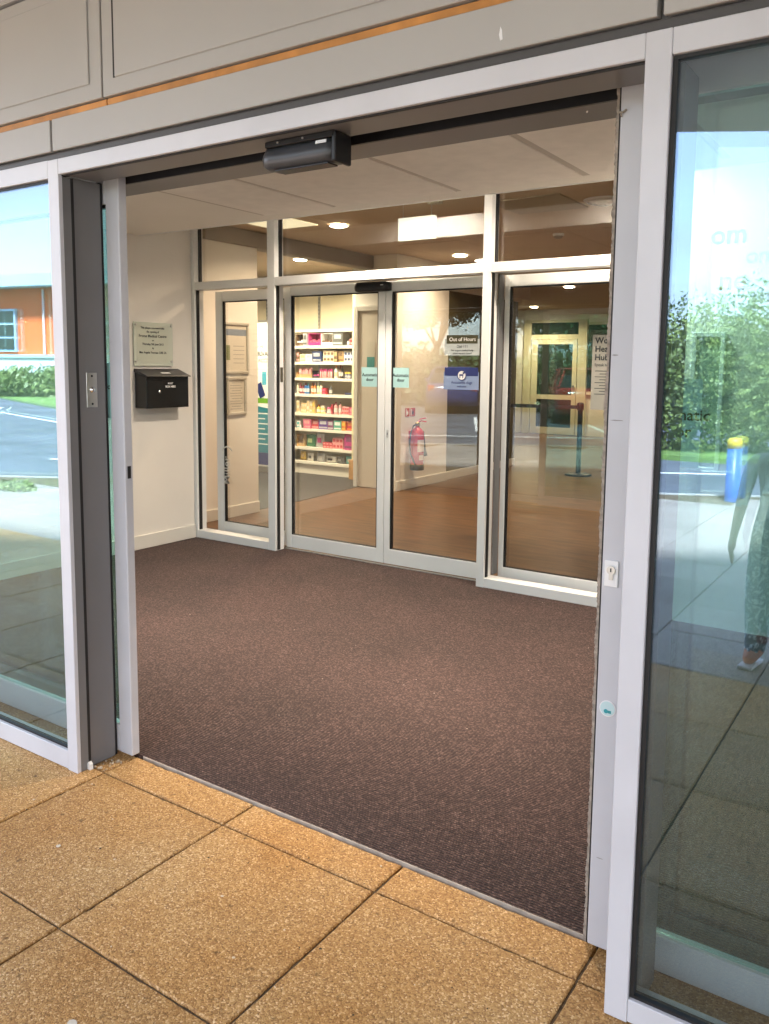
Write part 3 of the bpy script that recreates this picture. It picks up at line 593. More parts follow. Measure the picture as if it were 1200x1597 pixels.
def leaf(name, label, x0, x1, sw_l, sw_r, z1, trh, brh, y0=4.99, y1=5.03, group=None, cat='sliding door'):
    t = thing(name, label, cat, ((x0 + x1) / 2, y0, 0), group)
    bx('stile', x0, x0 + sw_l, y0, y1, 0.014, z1, INFRAME, t, 0.002); bx('stile', x1 - sw_r, x1, y0, y1, 0.014, z1, INFRAME, t, 0.002)
    a, b = x0 + sw_l + 0.0005, x1 - sw_r - 0.0005
    bx('top_rail', a, b, y0 + 0.001, y1 - 0.001, z1 - trh, z1, INFRAME, t, 0.002); bx('bottom_rail', a, b, y0 + 0.001, y1 - 0.001, 0.014, 0.014 + brh, INFRAME, t, 0.002)
    zb, zt = 0.014 + brh + 0.0005, z1 - trh - 0.0005
    bm = BM(); box(bm, a, a + 0.012, y0 + 0.006, y1 - 0.006, zb, zt); box(bm, b - 0.008, b, y0 + 0.006, y1 - 0.006, zb, zt); box(bm, a + 0.0121, b - 0.0081, y0 + 0.006, y1 - 0.006, zt - 0.008, zt); box(bm, a + 0.0121, b - 0.0081, y0 + 0.006, y1 - 0.006, zb, zb + 0.005)
    mk('gasket', bm, GASKET, t)
    bx('glass_pane', a + 0.004, b - 0.004, y0 + 0.012, y0 + 0.019, zb + 0.002, zt - 0.002, GLASS_IN, t)
    return t
YS = 4.99 + 0.012
d1 = leaf('sliding_door', 'left leaf of the closed inner doors, in front of the shop shelves', -4.318, -3.376, 0.050, 0.062, 2.079, 0.070, 0.105, group='inner sliding door leaves')
d2 = leaf('sliding_door', 'right leaf of the closed inner doors, in front of the fire extinguisher', -3.371, -2.535, 0.050, 0.045, 2.079, 0.074, 0.112, group='inner sliding door leaves')
f1 = leaf('side_panel', 'narrow glazed panel of the inner screen beside the left lobby wall', -5.137, -4.325, 0.080, 0.05, 2.079, 0.082, 0.115, y0=5.035, y1=5.07, cat='glazed panel')
f2 = leaf('side_panel', 'glazed panel of the inner screen at its right end behind the right jamb', -2.452, -1.53, 0.036, 0.05, 2.079, 0.075, 0.10, y0=5.035, y1=5.07, cat='glazed panel')
bx('jamb_channel', -2.464, -2.4535, 4.957, 5.03, 0.07, 2.08, FRAMED, f2)
SIGNL = mat('sign_vinyl_pale', (0.42, 0.66, 0.65), 0.5)
auto_sign(d1, -3.515, YS, 1.392, 0.150, 0.142, 0.033, m=SIGNL)
auto_sign(d2, -3.243, YS, 1.392, 0.140, 0.142, 0.033, m=SIGNL)
bx('lock_plate', -3.354, -3.338, 4.988, 4.9898, 0.955, 1.01, STEEL, d2); bx('keyhole', -3.348, -3.344, 4.9872, 4.9879, 0.975, 0.99, INK, d2)
for z in (0.35, 1.20, 1.62): bx('hinge_mark', -3.318, -3.312, 4.992, 4.996, z, z + 0.09, BLACK, d2)
STK = mat('sticker_grey', (0.40, 0.43, 0.42), 0.5); STB = mat('sticker_blue', (0.24, 0.31, 0.48), 0.5); NAVY = mat('navy_print', (0.02, 0.03, 0.14), 0.5)
OLV = mat('sticker_olive', (0.055, 0.05, 0.02), 0.5)
s = bx('hours_sticker', -2.885, -2.613, YS - 0.0010, YS - 0.0002, 1.552, 1.665, STK, d2); s['label'] = 'pale notice sticker reading out of hours'
bx('sticker_band', -2.870, -2.628, YS - 0.0016, YS - 0.0011, 1.632, 1.690, OLV, s)
text('lettering', 'Out of Hours', 0.037, PAPER, s, (-2.745, YS - 0.0018, 1.660))
text('lettering', 'Dial 111', 0.026, INK, s, (-2.745, YS - 0.0012, 1.612)); text('lettering', 'for urgent medical help', 0.018, INK, s, (-2.745, YS - 0.0012, 1.586)); text('lettering', 'when we are closed', 0.018, INK, s, (-2.745, YS - 0.0012, 1.566))
s = bx('dogs_sticker', -2.887, -2.613, YS - 0.0010, YS - 0.0002, 1.318, 1.440, STB, d2); s['label'] = 'blue sticker with a white round dog symbol'
bx('sticker_band', -2.880, -2.620, YS - 0.0016, YS - 0.0011, 1.412, 1.470, NAVY, s)
mk('roundel', cyl(BM(), (-2.745, YS - 0.0022, 1.416), (-2.745, YS - 0.0017, 1.416), 0.036, seg=28), PAPER, s)
mk('ring', lathe(BM(), [(0.030, 0.0023), (0.036, 0.0023), (0.036, 0.0028), (0.030, 0.0028)], (-2.745, YS, 1.416), 28, 'y', False), NAVY, s)
bm = BM(); box(bm, -2.763, -2.733, YS - 0.003, YS - 0.0024, 1.412, 1.424)
for x in (-2.761, -2.739): box(bm, x, x + 0.005, YS - 0.003, YS - 0.0024, 1.396, 1.4119)
prism(bm, [(-2.737, 1.4245), (-2.727, 1.4245), (-2.720, 1.434), (-2.727, 1.441), (-2.737, 1.436)], YS - 0.003, YS - 0.0024, 'xz')
mk('dog_symbol', bm, NAVY, s)
text('lettering', 'Assistance dogs', 0.026, NAVY, s, (-2.745, YS - 0.0012, 1.367)); text('lettering', 'welcome', 0.020, NAVY, s, (-2.745, YS - 0.0012, 1.340))
YP = 5.035 + 0.012
s = bx('hub_poster', -1.842, -1.575, YP - 0.0012, YP - 0.0002, 1.215, 1.682, mat('poster_grey', (0.30, 0.29, 0.25), 0.6), f2); s['label'] = "cream poster headed Women's Health Hub"
for k, tx in enumerate(("Women's", 'Health', 'Hub')): text('lettering', tx, 0.052, INK, s, (-1.825, YP - 0.0014, 1.645 - 0.052 * k), align='LEFT', bold=0.0012)
text('lettering', 'Speak to us', 0.026, INK, s, (-1.825, YP - 0.0014, 1.495), align='LEFT')
for k in range(9): bx('text_line', -1.82 + 0.03 * (k % 2), -1.62, YP - 0.0018, YP - 0.0013, 1.455 - k * 0.018, 1.459 - k * 0.018, INK, s)
# etched lettering low on the left glazed panel, running upwards
ET = mat('etched_vinyl', (0.72, 0.72, 0.68), 0.7)
text('lettering', 'Miller', 0.105, ET, f1, (-5.02, 5.0335, 0.575), (0, 0, 1), (-1, 0, 0), bold=0.0002)
tube_b = BM(); tube(tube_b, [(-5.075 + 0.03 * i, 5.033, 0.745 + 0.035 * math.sin(math.pi * i / 4)) for i in range(5)], 0.006, 6); mk('roof_motif', tube_b, ET, f1)
# inner sensor
si = sensor('door_sensor', 'small black motion sensor above the meeting edge of the inner doors', -3.612, -3.322, 4.925, 4.988, 2.005, 2.082, BLACK)
bx('status_light', -3.375, -3.352, 4.9215, 4.9240, 2.045, 2.051, WHITE, si)

# ================================================================ inside the room: lamps, ceiling things
WARM = (1.0, 0.74, 0.48)
def downlight(label, x, y, zc, power, col=WARM, r=0.095, grp='recessed ceiling downlights', es=8, spread=150):
    t = thing('downlight', label, 'ceiling light', (x, y, zc), grp)
    mk('trim_ring', lathe(BM(), [(r * 0.80, -0.004), (r, -0.004), (r * 1.02, 0.001), (r * 0.80, 0.001)], (x, y, zc - 0.003), 28, 'z', False), WHITE, t, smooth=True)
    mk('diffuser', lathe(BM(), [(r * .79, -0.001), (r * .79, -0.010), (r * .6, -0.016), (r * .1, -0.019)], (x, y, zc), 28), mat('lamp_glow_%d_%d' % (es, int(col[2] * 100)), (1, .9, .75), 0.5, emit=es, emit_col=(1, col[1] + .12, col[2] + .2)), t)
    ld = bpy.data.lights.new('downlight_lamp', 'AREA'); ld.shape = 'DISK'; ld.size = r * 1.6; ld.energy = power; ld.color = col; ld.spread = R(spread)
    lo = bpy.data.objects.new('downlight_lamp', ld); COL.objects.link(lo); lo.parent = t; lo.location = (0, 0, -0.022)
    return t
RP = 4
for i, (x, y) in enumerate(((-4.70, 6.17), (-4.72, 8.50), (-5.02, 12.6), (-3.35, 12.2), (-2.2, 8.6))):
    downlight(('warm downlight nearest the inner doors', 'warm downlight above the fire extinguisher wall end', 'warm downlight seen through the right glazed panel', 'warm downlight far back towards the rear door', 'warm downlight hidden behind the right mullion')[i], x, y, 2.752, (RP, RP * .8, 2.2, 2.2, 3.0)[i])
for lab, x, y in (('pharmacy downlight over the left end of the shelves', -7.8, 7.6), ('pharmacy downlight over the right end of the shelves', -6.6, 7.9)):
    downlight(lab, x, y, 2.752, 7, (1.0, 0.86, 0.62))
downlight('yellowish lamp near the rear door', -7.3, 16.4, 2.752, 4.5, (1.0, 0.86, 0.5)); downlight('yellowish lamp right of the rear door', -5.2, 16.2, 2.752, 3.5, (1.0, 0.86, 0.5))
for lab, x, y in (('lobby ceiling downlight on the left side', -3.55, 3.04), ('lobby ceiling downlight on the right side', -1.75, 3.04)):
    downlight(lab, x, y, 2.4415, 2.6, (1.0, 0.83, 0.66), spread=78)
for lab, x in (('added unseen lamp in the recess over the inner doors', -3.2), ('added unseen lamp in the recess over the right glazed panel', -1.6)):
    downlight(lab, x, 4.60, 2.757, 4.2, (1.0, 0.84, 0.68))  # lamps added out of view to brighten the lobby
hv = thing('exit_sign', 'blank white exit sign box hanging from the ceiling behind the screen', 'sign', (-3.51, 5.6, 2.45))
bx('sign_box', -3.675, -3.345, 5.60, 5.64, 2.462, 2.635, mat('exit_sign_white', (0.88, 0.90, 0.74), 0.5, emit=0.10), hv, 0.003)
for x in (-3.64, -3.38): mk('hanger', cyl(BM(), (x, 5.62, 2.635), (x, 5.62, 2.752), 0.003, seg=6), STEEL, hv)
bx('mount', -3.40, -3.30, 5.59, 5.65, 2.72, 2.754, mat('exit_mount', (0.5, 0.48, 0.38), 0.6), hv)
sm = thing('smoke_detector', 'round white smoke detector on the ceiling', 'smoke detector', (-3.17, 7.64, 2.754))
mk('base', lathe(BM(), [(0.055, 0), (0.055, -0.018), (0.05, -0.022)], (-3.17, 7.64, 2.754), 20), WHITE, sm); mk('sensor_cap', lathe(BM(), [(0.045, -0.022), (0.042, -0.034), (0.025, -0.046), (0.006, -0.048)], (-3.17, 7.64, 2.754), 20), mat('detector_grey', (0.32, 0.28, 0.24), 0.5), sm, smooth=True)
df = thing('air_diffuser', 'round white ceiling air diffuser near the right jamb', 'air vent', (-2.25, 6.30, 2.754))
for k, (a, z) in enumerate(((0.16, 0), (0.115, -0.012), (0.07, -0.022), (0.03, -0.028))): mk('cone_ring', lathe(BM(), [(a, z), (a - 0.012, z - 0.004), (a - 0.03, z - 0.02), (a - 0.022, z - 0.002)], (-2.25, 6.30, 2.754), 24, 'z', False), WHITE, df, smooth=True)
hatch = one('ceiling_hatch', box(BM(), -3.05, -2.45, 5.9, 6.5, 2.746, 2.756), mat('hatch_paint', (0.40, 0.345, 0.26), 0.8), 'square darker access hatch in the ceiling beyond the right fanlight', 'hatch', bevel=0.003)
one('light_panel', box(BM(), -5.35, -4.85, 5.55, 6.05, 2.745, 2.756), mat('panel_glow', (0.95, .88, .6), 0.5, emit=0.07, emit_col=(1, .9, .6)), 'square lit ceiling panel above the left inner door', 'ceiling light', bevel=0.003)

# noticeboards on the wall beyond the narrow panel
NX = -5.65
def notice(label, y0, y1, z0, z1, head):
    t = thing('notice_frame', label, 'notice frame', (NX, (y0 + y1) / 2, z0), 'notice frames')
    fm = mat('frame_alu', (0.62, 0.58, 0.50), 0.4, metal=0.3); e = 0.028
    bx('frame_bar', NX, NX + 0.022, y0, y1, z1 - e, z1, fm, t, 0.005); bx('frame_bar', NX, NX + 0.022, y0, y1, z0, z0 + e, fm, t, 0.005)
    bx('frame_bar', NX, NX + 0.022, y0, y0 + e, z0 + e + .0005, z1 - e - .0005, fm, t, 0.005); bx('frame_bar', NX, NX + 0.022, y1 - e, y1, z0 + e + .0005, z1 - e - .0005, fm, t, 0.005)
    p = bx('poster', NX + 0.001, NX + 0.006, y0 + e, y1 - e, z0 + e, z1 - e, mat('notice_paper', (0.62, 0.56, 0.46), 0.7), t)
    if head:
        bx('poster_band', NX + 0.0062, NX + 0.0068, y0 + e + .004, y1 - e - .004, z1 - 0.125, z1 - 0.065, mat('poster_blue', (0.20, 0.24, 0.30), 0.6), t)
        bx('poster_picture', NX + 0.0062, NX + 0.0068, y0 + e + .01, y0 + e + .06, z0 + .13, z0 + .27, mat('poster_green', (0.20, 0.22, 0.10), 0.6), t)
        for k in range(5): bx('text_line', NX + 0.0062, NX + 0.0066, y0 + .13, y1 - .06, z0 + .10 + k * .04, z0 + .106 + k * .04, mat('ink_grey', (0.30, 0.27, 0.22), 0.7), t)
    else:
        for k in range(11): bx('text_line', NX + 0.0062, NX + 0.0066, y0 + .045 + 0.02 * (k % 3 == 0), y1 - .05 - 0.02 * (k % 2), z1 - .06 - k * .025, z1 - .053 - k * .025, MATS.get('ink_grey') or mat('ink_grey', (0.30, 0.27, 0.22), 0.7), t)
notice('upper poster frame with a grey blue heading on the notice wall', 5.63, 5.97, 1.385, 1.872, True)
notice('lower poster frame with a plain text sheet on the notice wall', 5.67, 5.93, 0.99, 1.355, False)

# roll-up banner
BY = 8.45
bn = thing('roll_up_banner', 'tall white and teal roll-up banner advertising private vaccinations', 'banner', (-7.75, BY, 0))
bx('cassette', -8.05, -7.42, BY - 0.05, BY + 0.09, 0.004, 0.09, STEEL, bn, 0.008)
bx('banner_print', -8.02, -7.45, BY, BY + 0.004, 0.09, 2.05, PAPER, bn)
bx('top_bar', -8.03, -7.44, BY - 0.008, BY + 0.012, 2.05, 2.075, STEEL, bn)
mk('support_pole', cyl(BM(), (-7.735, BY + 0.03, 0.09), (-7.735, BY + 0.012, 2.06), 0.010, seg=8), STEEL, bn)
TEAL = mat('banner_teal', (0.015, 0.20, 0.26), 0.6)
mk('print_teal', prism(BM(), [(-8.015, 0.27), (-7.455, 0.27), (-7.455, 0.86), (-8.015, 0.93)], BY - 0.0012, BY - 0.0002, 'xz'), TEAL, bn)
bx('print_navy', -8.015, -7.455, BY - 0.0012, BY - 0.0002, 0.10, 0.269, NAVY, bn)
BXC = -7.86
text('lettering', 'Dr Ali', 0.06, INK, bn, (BXC, BY - 0.0014, 1.72), align='LEFT'); text('lettering', 'PRIVATE', 0.085, INK, bn, (BXC, BY - 0.0014, 1.62), align='LEFT', bold=.002)
text('lettering', 'VACCINATIONS', 0.075, mat('banner_red', (0.55, 0.04, 0.06), 0.6), bn, (BXC, BY - 0.0014, 1.53), align='LEFT', bold=.001)
bx('print_vial', -7.74, -7.66, BY - 0.0012, BY - 0.0002, 1.20, 1.38, mat('banner_blue', (0.10, 0.42, 0.55), 0.6), bn)
mk('print_passport', prism(BM(), [(-7.86, 1.19), (-7.76, 1.24), (-7.68, 1.06), (-7.78, 1.01)], BY - 0.0018, BY - 0.0013, 'xz'), NAVY, bn)
bx('print_button', -7.84, -7.60, BY - 0.0012, BY - 0.0002, 0.95, 1.02, mat('banner_green', (0.16, 0.38, 0.03), 0.6), bn)
for k in range(7): bx('text_line', BXC, BXC + 0.22 - 0.05 * (k % 2), BY - 0.0018, BY - 0.0013, 0.80 - k * 0.07, 0.815 - k * 0.07, PAPER, bn)

# ================================================================ shop shelves and goods
FYS = 8.67; SXL, SXR = -8.9, -6.372
sh = thing('shelf_unit', 'cream pharmacy shelf unit with eight stocked shelves and a bright back panel', 'shelf unit', (-7.6, FYS, 0))
bx('back_panel', SXL, SXR, 9.06, 9.10, 0.0, 2.43, CREAM, sh)
bx('side_panel', SXR + 0.0005, SXR + 0.045, 8.66, 9.10, 0.0, 2.43, CREAM, sh, 0.002)
bx('end_trim', SXR + 0.0455, SXR + 0.10, 8.60, 8.66, 0.26, 2.43, mat('trim_yellow', (0.72, 0.66, 0.42), 0.6), sh, 0.002)
bx('wood_plinth', SXR + 0.03, SXR + 0.10, 8.56, 8.66, 0.0, 0.255, mat('plinth_wood', (0.45, 0.24, 0.08), 0.5, var=0.2, vscale=20), sh, 0.003)
SHZ = [1.936, 1.714, 1.500, 1.286, 1.070, 0.811, 0.602, 0.349, 0.155]
SHW = mat('shelf_white', (0.80, 0.75, 0.64), 0.45)
for k, z in enumerate(SHZ):
    dp = 0.10 if k == 0 else 0.0
    bx('shelf', SXL, SXR, FYS + dp, 9.059, z - 0.014, z + 0.018, SHW, sh, 0.002)
    bx('price_strip', SXL, SXR, FYS + dp - 0.006, FYS + dp - 0.0005, z - 0.018, z + 0.020, SHW, sh, 0.001)
bx('plinth', SXL, SXR, FYS + 0.02, FYS + 0.05, 0.0, 0.13, SHW, sh)
for x in (-7.24, -8.2): 
    bx('slotted_upright', x, x + 0.03, 9.045, 9.0595, 0.2, 2.42, STEEL, sh)
    for k in range(9): bx('slot', x + 0.011, x + 0.019, 9.043, 9.0445, 1.97 + k * 0.05, 1.995 + k * 0.05, INK, sh)
GM = {}
def gcol(c):
    if c not in GM: GM[c] = mat('goods_%d' % len(GM), c, 0.42, var=0.10, vscale=30)
    return GM[c]
C_ = dict(pink=(.62, .12, .22), magenta=(.50, .04, .20), white=(.76, .74, .70), cream=(.72, .62, .44), navy=(.03, .05, .14), brown=(.16, .10, .06), tan=(.60, .42, .20), grey=(.12, .125, .12), red=(.48, .03, .04), darkred=(.26, .02, .03),
          blue=(.02, .14, .38), orange=(.66, .20, .03), green=(.03, .20, .09), palegreen=(.48, .60, .30), yellow=(.70, .48, .07), rose=(.70, .32, .30), purple=(.12, .06, .26), plum=(.20, .05, .13), mint=(.10, .38, .28), black=(.015, .015, .017), teal=(.12, .40, .38), silver=(.45, .45, .46), card=(.48, .30, .13))
def cx_(c): return -7.396 + c * 0.000941
ordn = ['first', 'second', 'third', 'fourth', 'fifth', 'sixth', 'seventh', 'eighth', 'ninth', 'tenth', 'eleventh', 'twelfth', 'thirteenth', 'fourteenth', 'fifteenth', 'sixteenth', 'seventeenth']
shelfname = ['top', 'second', 'third', 'fourth', 'fifth', 'sixth', 'seventh', 'bottom']
GOODS = {
 0: [('display', 'brown', 55, 190, .155, 'white'), ('carton', 'silver', 196, 262, .165, 'grey'), ('display', 'magenta', 285, 500, .165, 'pink'), ('display', 'white', 512, 722, .165, 'brown'), ('carton', 'grey', 728, 905, .170, 'silver'), ('bottle', 'silver', 955, 1005, .080, 'black'), ('carton', 'rose', 1022, 1090, .085, 'red')],
 1: [('carton', 'brown', 55, 112, .14, 'rose'), ('carton', 'cream', 118, 222, .105, 'tan'), ('carton', 'white', 232, 346, .105, 'cream'), ('carton', 'navy', 362, 528, .140, 'silver'), ('stack', 'cream', 550, 742, .150, 'brown'), ('carton', 'brown', 750, 812, .150, 'tan'), ('carton', 'card', 818, 900, .150, 'brown'), ('stack', 'white', 907, 1076, .150, 'navy')],
 2: [('tray', 'card', 62, 338, .05, 'rose'), ('display', 'black', 346, 474, .10, 'magenta')] + [('tube', 'rose', 486 + 34 * k, 514 + 34 * k, .125, 'magenta') for k in range(7)] + [('bottle', 'white', 736, 800, .170, 'orange'), ('bottle', 'brown', 804, 868, .175, 'darkred'), ('bottle', 'black', 872, 905, .165, 'black')] + [('jar', 'navy', 912 + 62 * k, 968 + 62 * k, .085, 'yellow') for k in range(3)],
 3: [('bottle', 'cream', 60, 100, .150, 'white')] + [('bottle', cc, a, a + 44, .150, cap) for cc, a, cap in (('darkred', 106, 'red'), ('darkred', 152, 'white'), ('blue', 203, 'darkred'), ('blue', 250, 'teal'), ('orange', 322, 'orange'), ('orange', 372, 'rose'), ('palegreen', 440, 'white'), ('cream', 487, 'palegreen'))] + [('carton', 'red', 536, 606, .085, 'pink'), ('bottle', 'grey', 640, 690, .12, 'silver'), ('pouch', 'navy', 895, 1010, .028, 'navy'), ('bottle', 'palegreen', 1045, 1090, .145, 'green')],
 4: [('stack', 'cream', 62, 114, .165, 'tan'), ('stack', 'tan', 142, 234, .135, 'cream'), ('carton', 'cream', 250, 297, .180, 'tan'), ('carton', 'tan', 301, 346, .190, 'cream'), ('carton', 'tan', 352, 396, .175, 'yellow'), ('bottle', 'yellow', 415, 478, .12, 'orange'), ('jar', 'yellow', 486, 566, .105, 'cream'), ('jar', 'rose', 592, 688, .09, 'pink'), ('carton', 'darkred', 692, 726, .135, 'red'), ('bottle', 'rose', 738, 798, .165, 'darkred'), ('bottle', 'rose', 826, 872, .165, 'brown'), ('stack', 'rose', 884, 1008, .105, 'red'), ('carton', 'pink', 1026, 1092, .095, 'rose')],
 5: [('carton', 'white', 72, 132, .095, 'teal'), ('carton', 'pink', 196, 330, .125, 'rose'), ('carton', 'red', 337, 465, .125, 'rose'), ('carton', 'purple', 476, 638, .130, 'silver'), ('carton', 'plum', 643, 745, .120, 'silver'), ('carton', 'mint', 752, 886, .125, 'white'), ('carton', 'orange', 892, 962, .125, 'yellow'), ('carton', 'red', 970, 1092, .130, 'orange')],
 6: [('display', 'card', 62, 200, .165, 'brown'), ('pouch', 'green', 206, 372, .165, 'palegreen'), ('pouch', 'silver', 392, 536, .190, 'magenta'), ('stack', 'red', 541, 712, .080, 'rose'), ('stack', 'rose', 718, 905, .150, 'red'), ('carton', 'magenta', 944, 1090, .210, 'plum')],
 7: [('pouch', 'yellow', 84, 190, .120, 'tan'), ('pouch', 'white', 240, 345, .105, 'grey'), ('pouch', 'silver', 400, 545, .110, 'white'), ('pouch', 'white', 570, 745, .085, 'black'), ('pouch', 'grey', 770, 880, .09, 'silver'), ('pouch', 'teal', 930, 1090, .105, 'white')]}
cname = dict(palegreen='pale green', darkred='dark red', card='cardboard', rose='pale pink', mint='mint green', silver='silver grey')
for k, items in GOODS.items():
    zt = SHZ[k + 1] + 0.0185
    for i, (kind, col, a, b, h, col2) in enumerate(items):
        x0, x1 = cx_(a), cx_(b); wd = x1 - x0; xm = (x0 + x1) / 2; y0 = FYS + 0.015 + random.uniform(0, 0.025); dpt = min(0.16, max(0.05, wd * 0.9))
        kn = dict(display='display box', carton='carton', stack='stacked cartons', bottle='bottle', tube='lip balm tube', jar='jar', pouch='packet', tray='display tray')[kind]
        lab = '%s %s, %s from the left on the %s stocked shelf' % (cname.get(col, col), kn, ordn[i], shelfname[k])
        nm = dict(display='display_box', carton='carton', stack='carton_pair', bottle='bottle', tube='balm_tube', jar='jar', pouch='packet', tray='display_tray')[kind]
        t = thing(nm, lab, kn.split()[-1].rstrip('s') if kind != 'stack' else 'carton', (xm, y0, zt), 'goods on the shop shelves')
        m1, m2 = gcol(C_[col]), gcol(C_[col2])
        if kind == 'carton':
            bx('box', x0, x1, y0, y0 + dpt, zt, zt + h, m1, t, 0.0015)
            bx('label_patch', x0 + wd * .16, x1 - wd * .16, y0 - 0.0012, y0 - 0.0002, zt + h * .52, zt + h * .86, m2, t)
            bx('label_band', x0 + wd * .06, x1 - wd * .06, y0 - 0.0012, y0 - 0.0002, zt + h * .12, zt + h * .26, m2, t)
        elif kind == 'stack':
            hh = h / 2
            for q in range(2):
                sx = random.uniform(-.004, .004)
                bx('box', x0 + sx, x1 + sx, y0, y0 + dpt, zt + q * hh, zt + q * hh + hh - 0.0008, m1, t, 0.0015)
                for u in (0.08, 0.40, 0.72): bx('label_patch', x0 + sx + wd * u, x0 + sx + wd * (u + .22), y0 - 0.0012, y0 - 0.0002, zt + q * hh + hh * .25, zt + q * hh + hh * .72, m2, t)
        elif kind == 'display':
            e = 0.006; bx('back', x0, x1, y0 + dpt - e, y0 + dpt, zt, zt + h, m1, t)
            bx('side', x0, x0 + e, y0, y0 + dpt - e - .0004, zt, zt + h, m1, t); bx('side', x1 - e, x1, y0, y0 + dpt - e - .0004, zt, zt + h, m1, t)
            bx('front_lip', x0 + e + .0004, x1 - e - .0004, y0, y0 + e, zt, zt + h * .28, m1, t)
            bx('top', x0 + e + .0004, x1 - e - .0004, y0 + 0.02, y0 + dpt - e - .0004, zt + h - e, zt + h, m1, t)
            nb = max(2, int(wd / 0.045))
            for q in range(nb):
                xx = x0 + wd * (q + .5) / nb; bx('sachet', xx - wd / nb * .38, xx + wd / nb * .38, y0 + 0.015, y0 + 0.045, zt + 0.004, zt + h * (.42 + .1 * (q % 2)), m2, t, 0.002)
        elif kind == 'tray':
            e = 0.004; bx('front_lip', x0, x1, y0, y0 + e, zt, zt + h, m1, t); bx('base', x0, x1, y0 + e + .0004, y0 + 0.16, zt, zt + e, m1, t)
            bx('side', x0, x0 + e, y0 + e + .0004, y0 + 0.16, zt + e + .0004, zt + h * 1.5, m1, t); bx('side', x1 - e, x1, y0 + e + .0004, y0 + 0.16, zt + e + .0004, zt + h * 1.5, m1, t)
            for q in range(4):
                xx = x0 + 0.03 + q * 0.055; bx('sachet', xx, xx + 0.05, y0 + 0.02 + 0.01 * (q % 2), y0 + 0.06, zt + e + .0004, zt + 0.12 + 0.02 * (q % 2), m2 if q % 2 else gcol(C_['rose']), t, 0.004)
        elif kind in ('bottle', 'tube', 'jar'):
            r = wd * .47; yc = y0 + r; sk = dict(bottle=.62, tube=.70, jar=.66)[kind]
            if kind == 'bottle': pr = [(r * .9, 0), (r, h * .03), (r, h * .62), (r * .8, h * .72), (r * .42, h * .78), (r * .42, h * .80)]
            elif kind == 'tube': pr = [(r * .95, 0), (r, h * .02), (r, h * .70), (r * .9, h * .71)]
            else: pr = [(r * .92, 0), (r, h * .05), (r, h * .66), (r * .85, h * .70)]
            mk('body', lathe(BM(), pr, (xm, yc, zt), 14), m1, t, smooth=True)
            if kind == 'bottle': mk('cap', cyl(BM(), (xm, yc, zt + h * .80), (xm, yc, zt + h), r * .46, r * .40, seg=12), m2, t)
            else: mk('cap', cyl(BM(), (xm, yc, zt + h * .715), (xm, yc, zt + h), r * .96, r * .90, seg=14), m2, t)
            if kind != 'tube': mk('label_band', cyl(BM(), (xm, yc, zt + h * .18), (xm, yc, zt + h * .50), r * 1.012, seg=14), gcol(C_['white' if col != 'white' else 'tan']), t)
        else:
            bm = BM(); n = 7; rows = []
            for u in range(n + 1):
                row = []
                for v in range(n + 1):
                    a_, b_ = u / n, v / n; bul = 0.35 * wd * math.sin(math.pi * a_) ** .6 * math.sin(math.pi * b_) ** .5 * .55 if 0 < u < n and 0 < v < n else 0.002
                    row.append((x0 + wd * a_ + random.uniform(-.003, .003), bul, zt + 0.002 + h * b_ + random.uniform(-.002, .002)))
                rows.append(row)
            A = [[bm.verts.new((p[0], y0 + 0.05 - p[1], p[2])) for p in row] for row in rows]; B2 = [[bm.verts.new((p[0], y0 + 0.052 + p[1] * .6, p[2])) for p in row] for row in rows]
            for G in (A, B2):
                for u in range(n):
                    for v in range(n): bm.faces.new((G[u][v], G[u + 1][v], G[u + 1][v + 1], G[u][v + 1]))
            rim = lambda G: [G[u][0] for u in range(n)] + [G[n][v] for v in range(n)] + [G[u][n] for u in range(n, 0, -1)] + [G[0][v] for v in range(n, 0, -1)]
            ra, rb = rim(A), rim(B2)
            for u in range(len(ra)): bm.faces.new((ra[u], ra[(u + 1) % len(ra)], rb[(u + 1) % len(ra)], rb[u]))
            mk('bag', bm, m1, t, smooth=True)
            bx('label_patch', x0 + wd * .28, x1 - wd * .25, y0 + 0.05 - wd * .20, y0 + 0.05 - wd * .19, zt + h * .35, zt + h * .7, m2, t)

# plain door between the shelves and the extinguisher wall
dr = thing('room_door', 'plain cream flush door between the shelves and the fire extinguisher', 'door', (-5.62, 8.10, 0))
bx('door_leaf', -5.865, -5.47, 8.10, 8.14, 0.008, 2.12, mat('door_cream', (0.66, 0.60, 0.50), 0.6), dr, 0.002)
bx('frame_post', -5.925, -5.868, 8.085, 8.17, 0.0, 2.18, SKIRT, dr, 0.003); bx('frame_post', -5.467, -5.421, 8.085, 8.17, 0.0, 2.18, SKIRT, dr, 0.003); bx('frame_head', -5.8675, -5.4675, 8.085, 8.17, 2.122, 2.18, SKIRT, dr, 0.003)
bx('door_notice', -5.74, -5.62, 8.096, 8.0995, 1.42, 1.76, mat('door_notice_paper', (0.62, 0.58, 0.48), 0.7), dr); bx('notice_panel', -5.735, -5.625, 8.0945, 8.0958, 1.44, 1.58, mat('notice_teal', (0.05, 0.28, 0.26), 0.6), dr)
wall('pharmacy_wall_front', prism(BM(), [(-5.926, 8.12), (-5.926, 8.80), (-6.268, 8.80), (-6.268, 8.64)], 0.0, 2.75, 'xy'))
wall('door_wall', box(BM(), -5.925, -5.421, 8.12, 8.2, 2.185, 2.44))

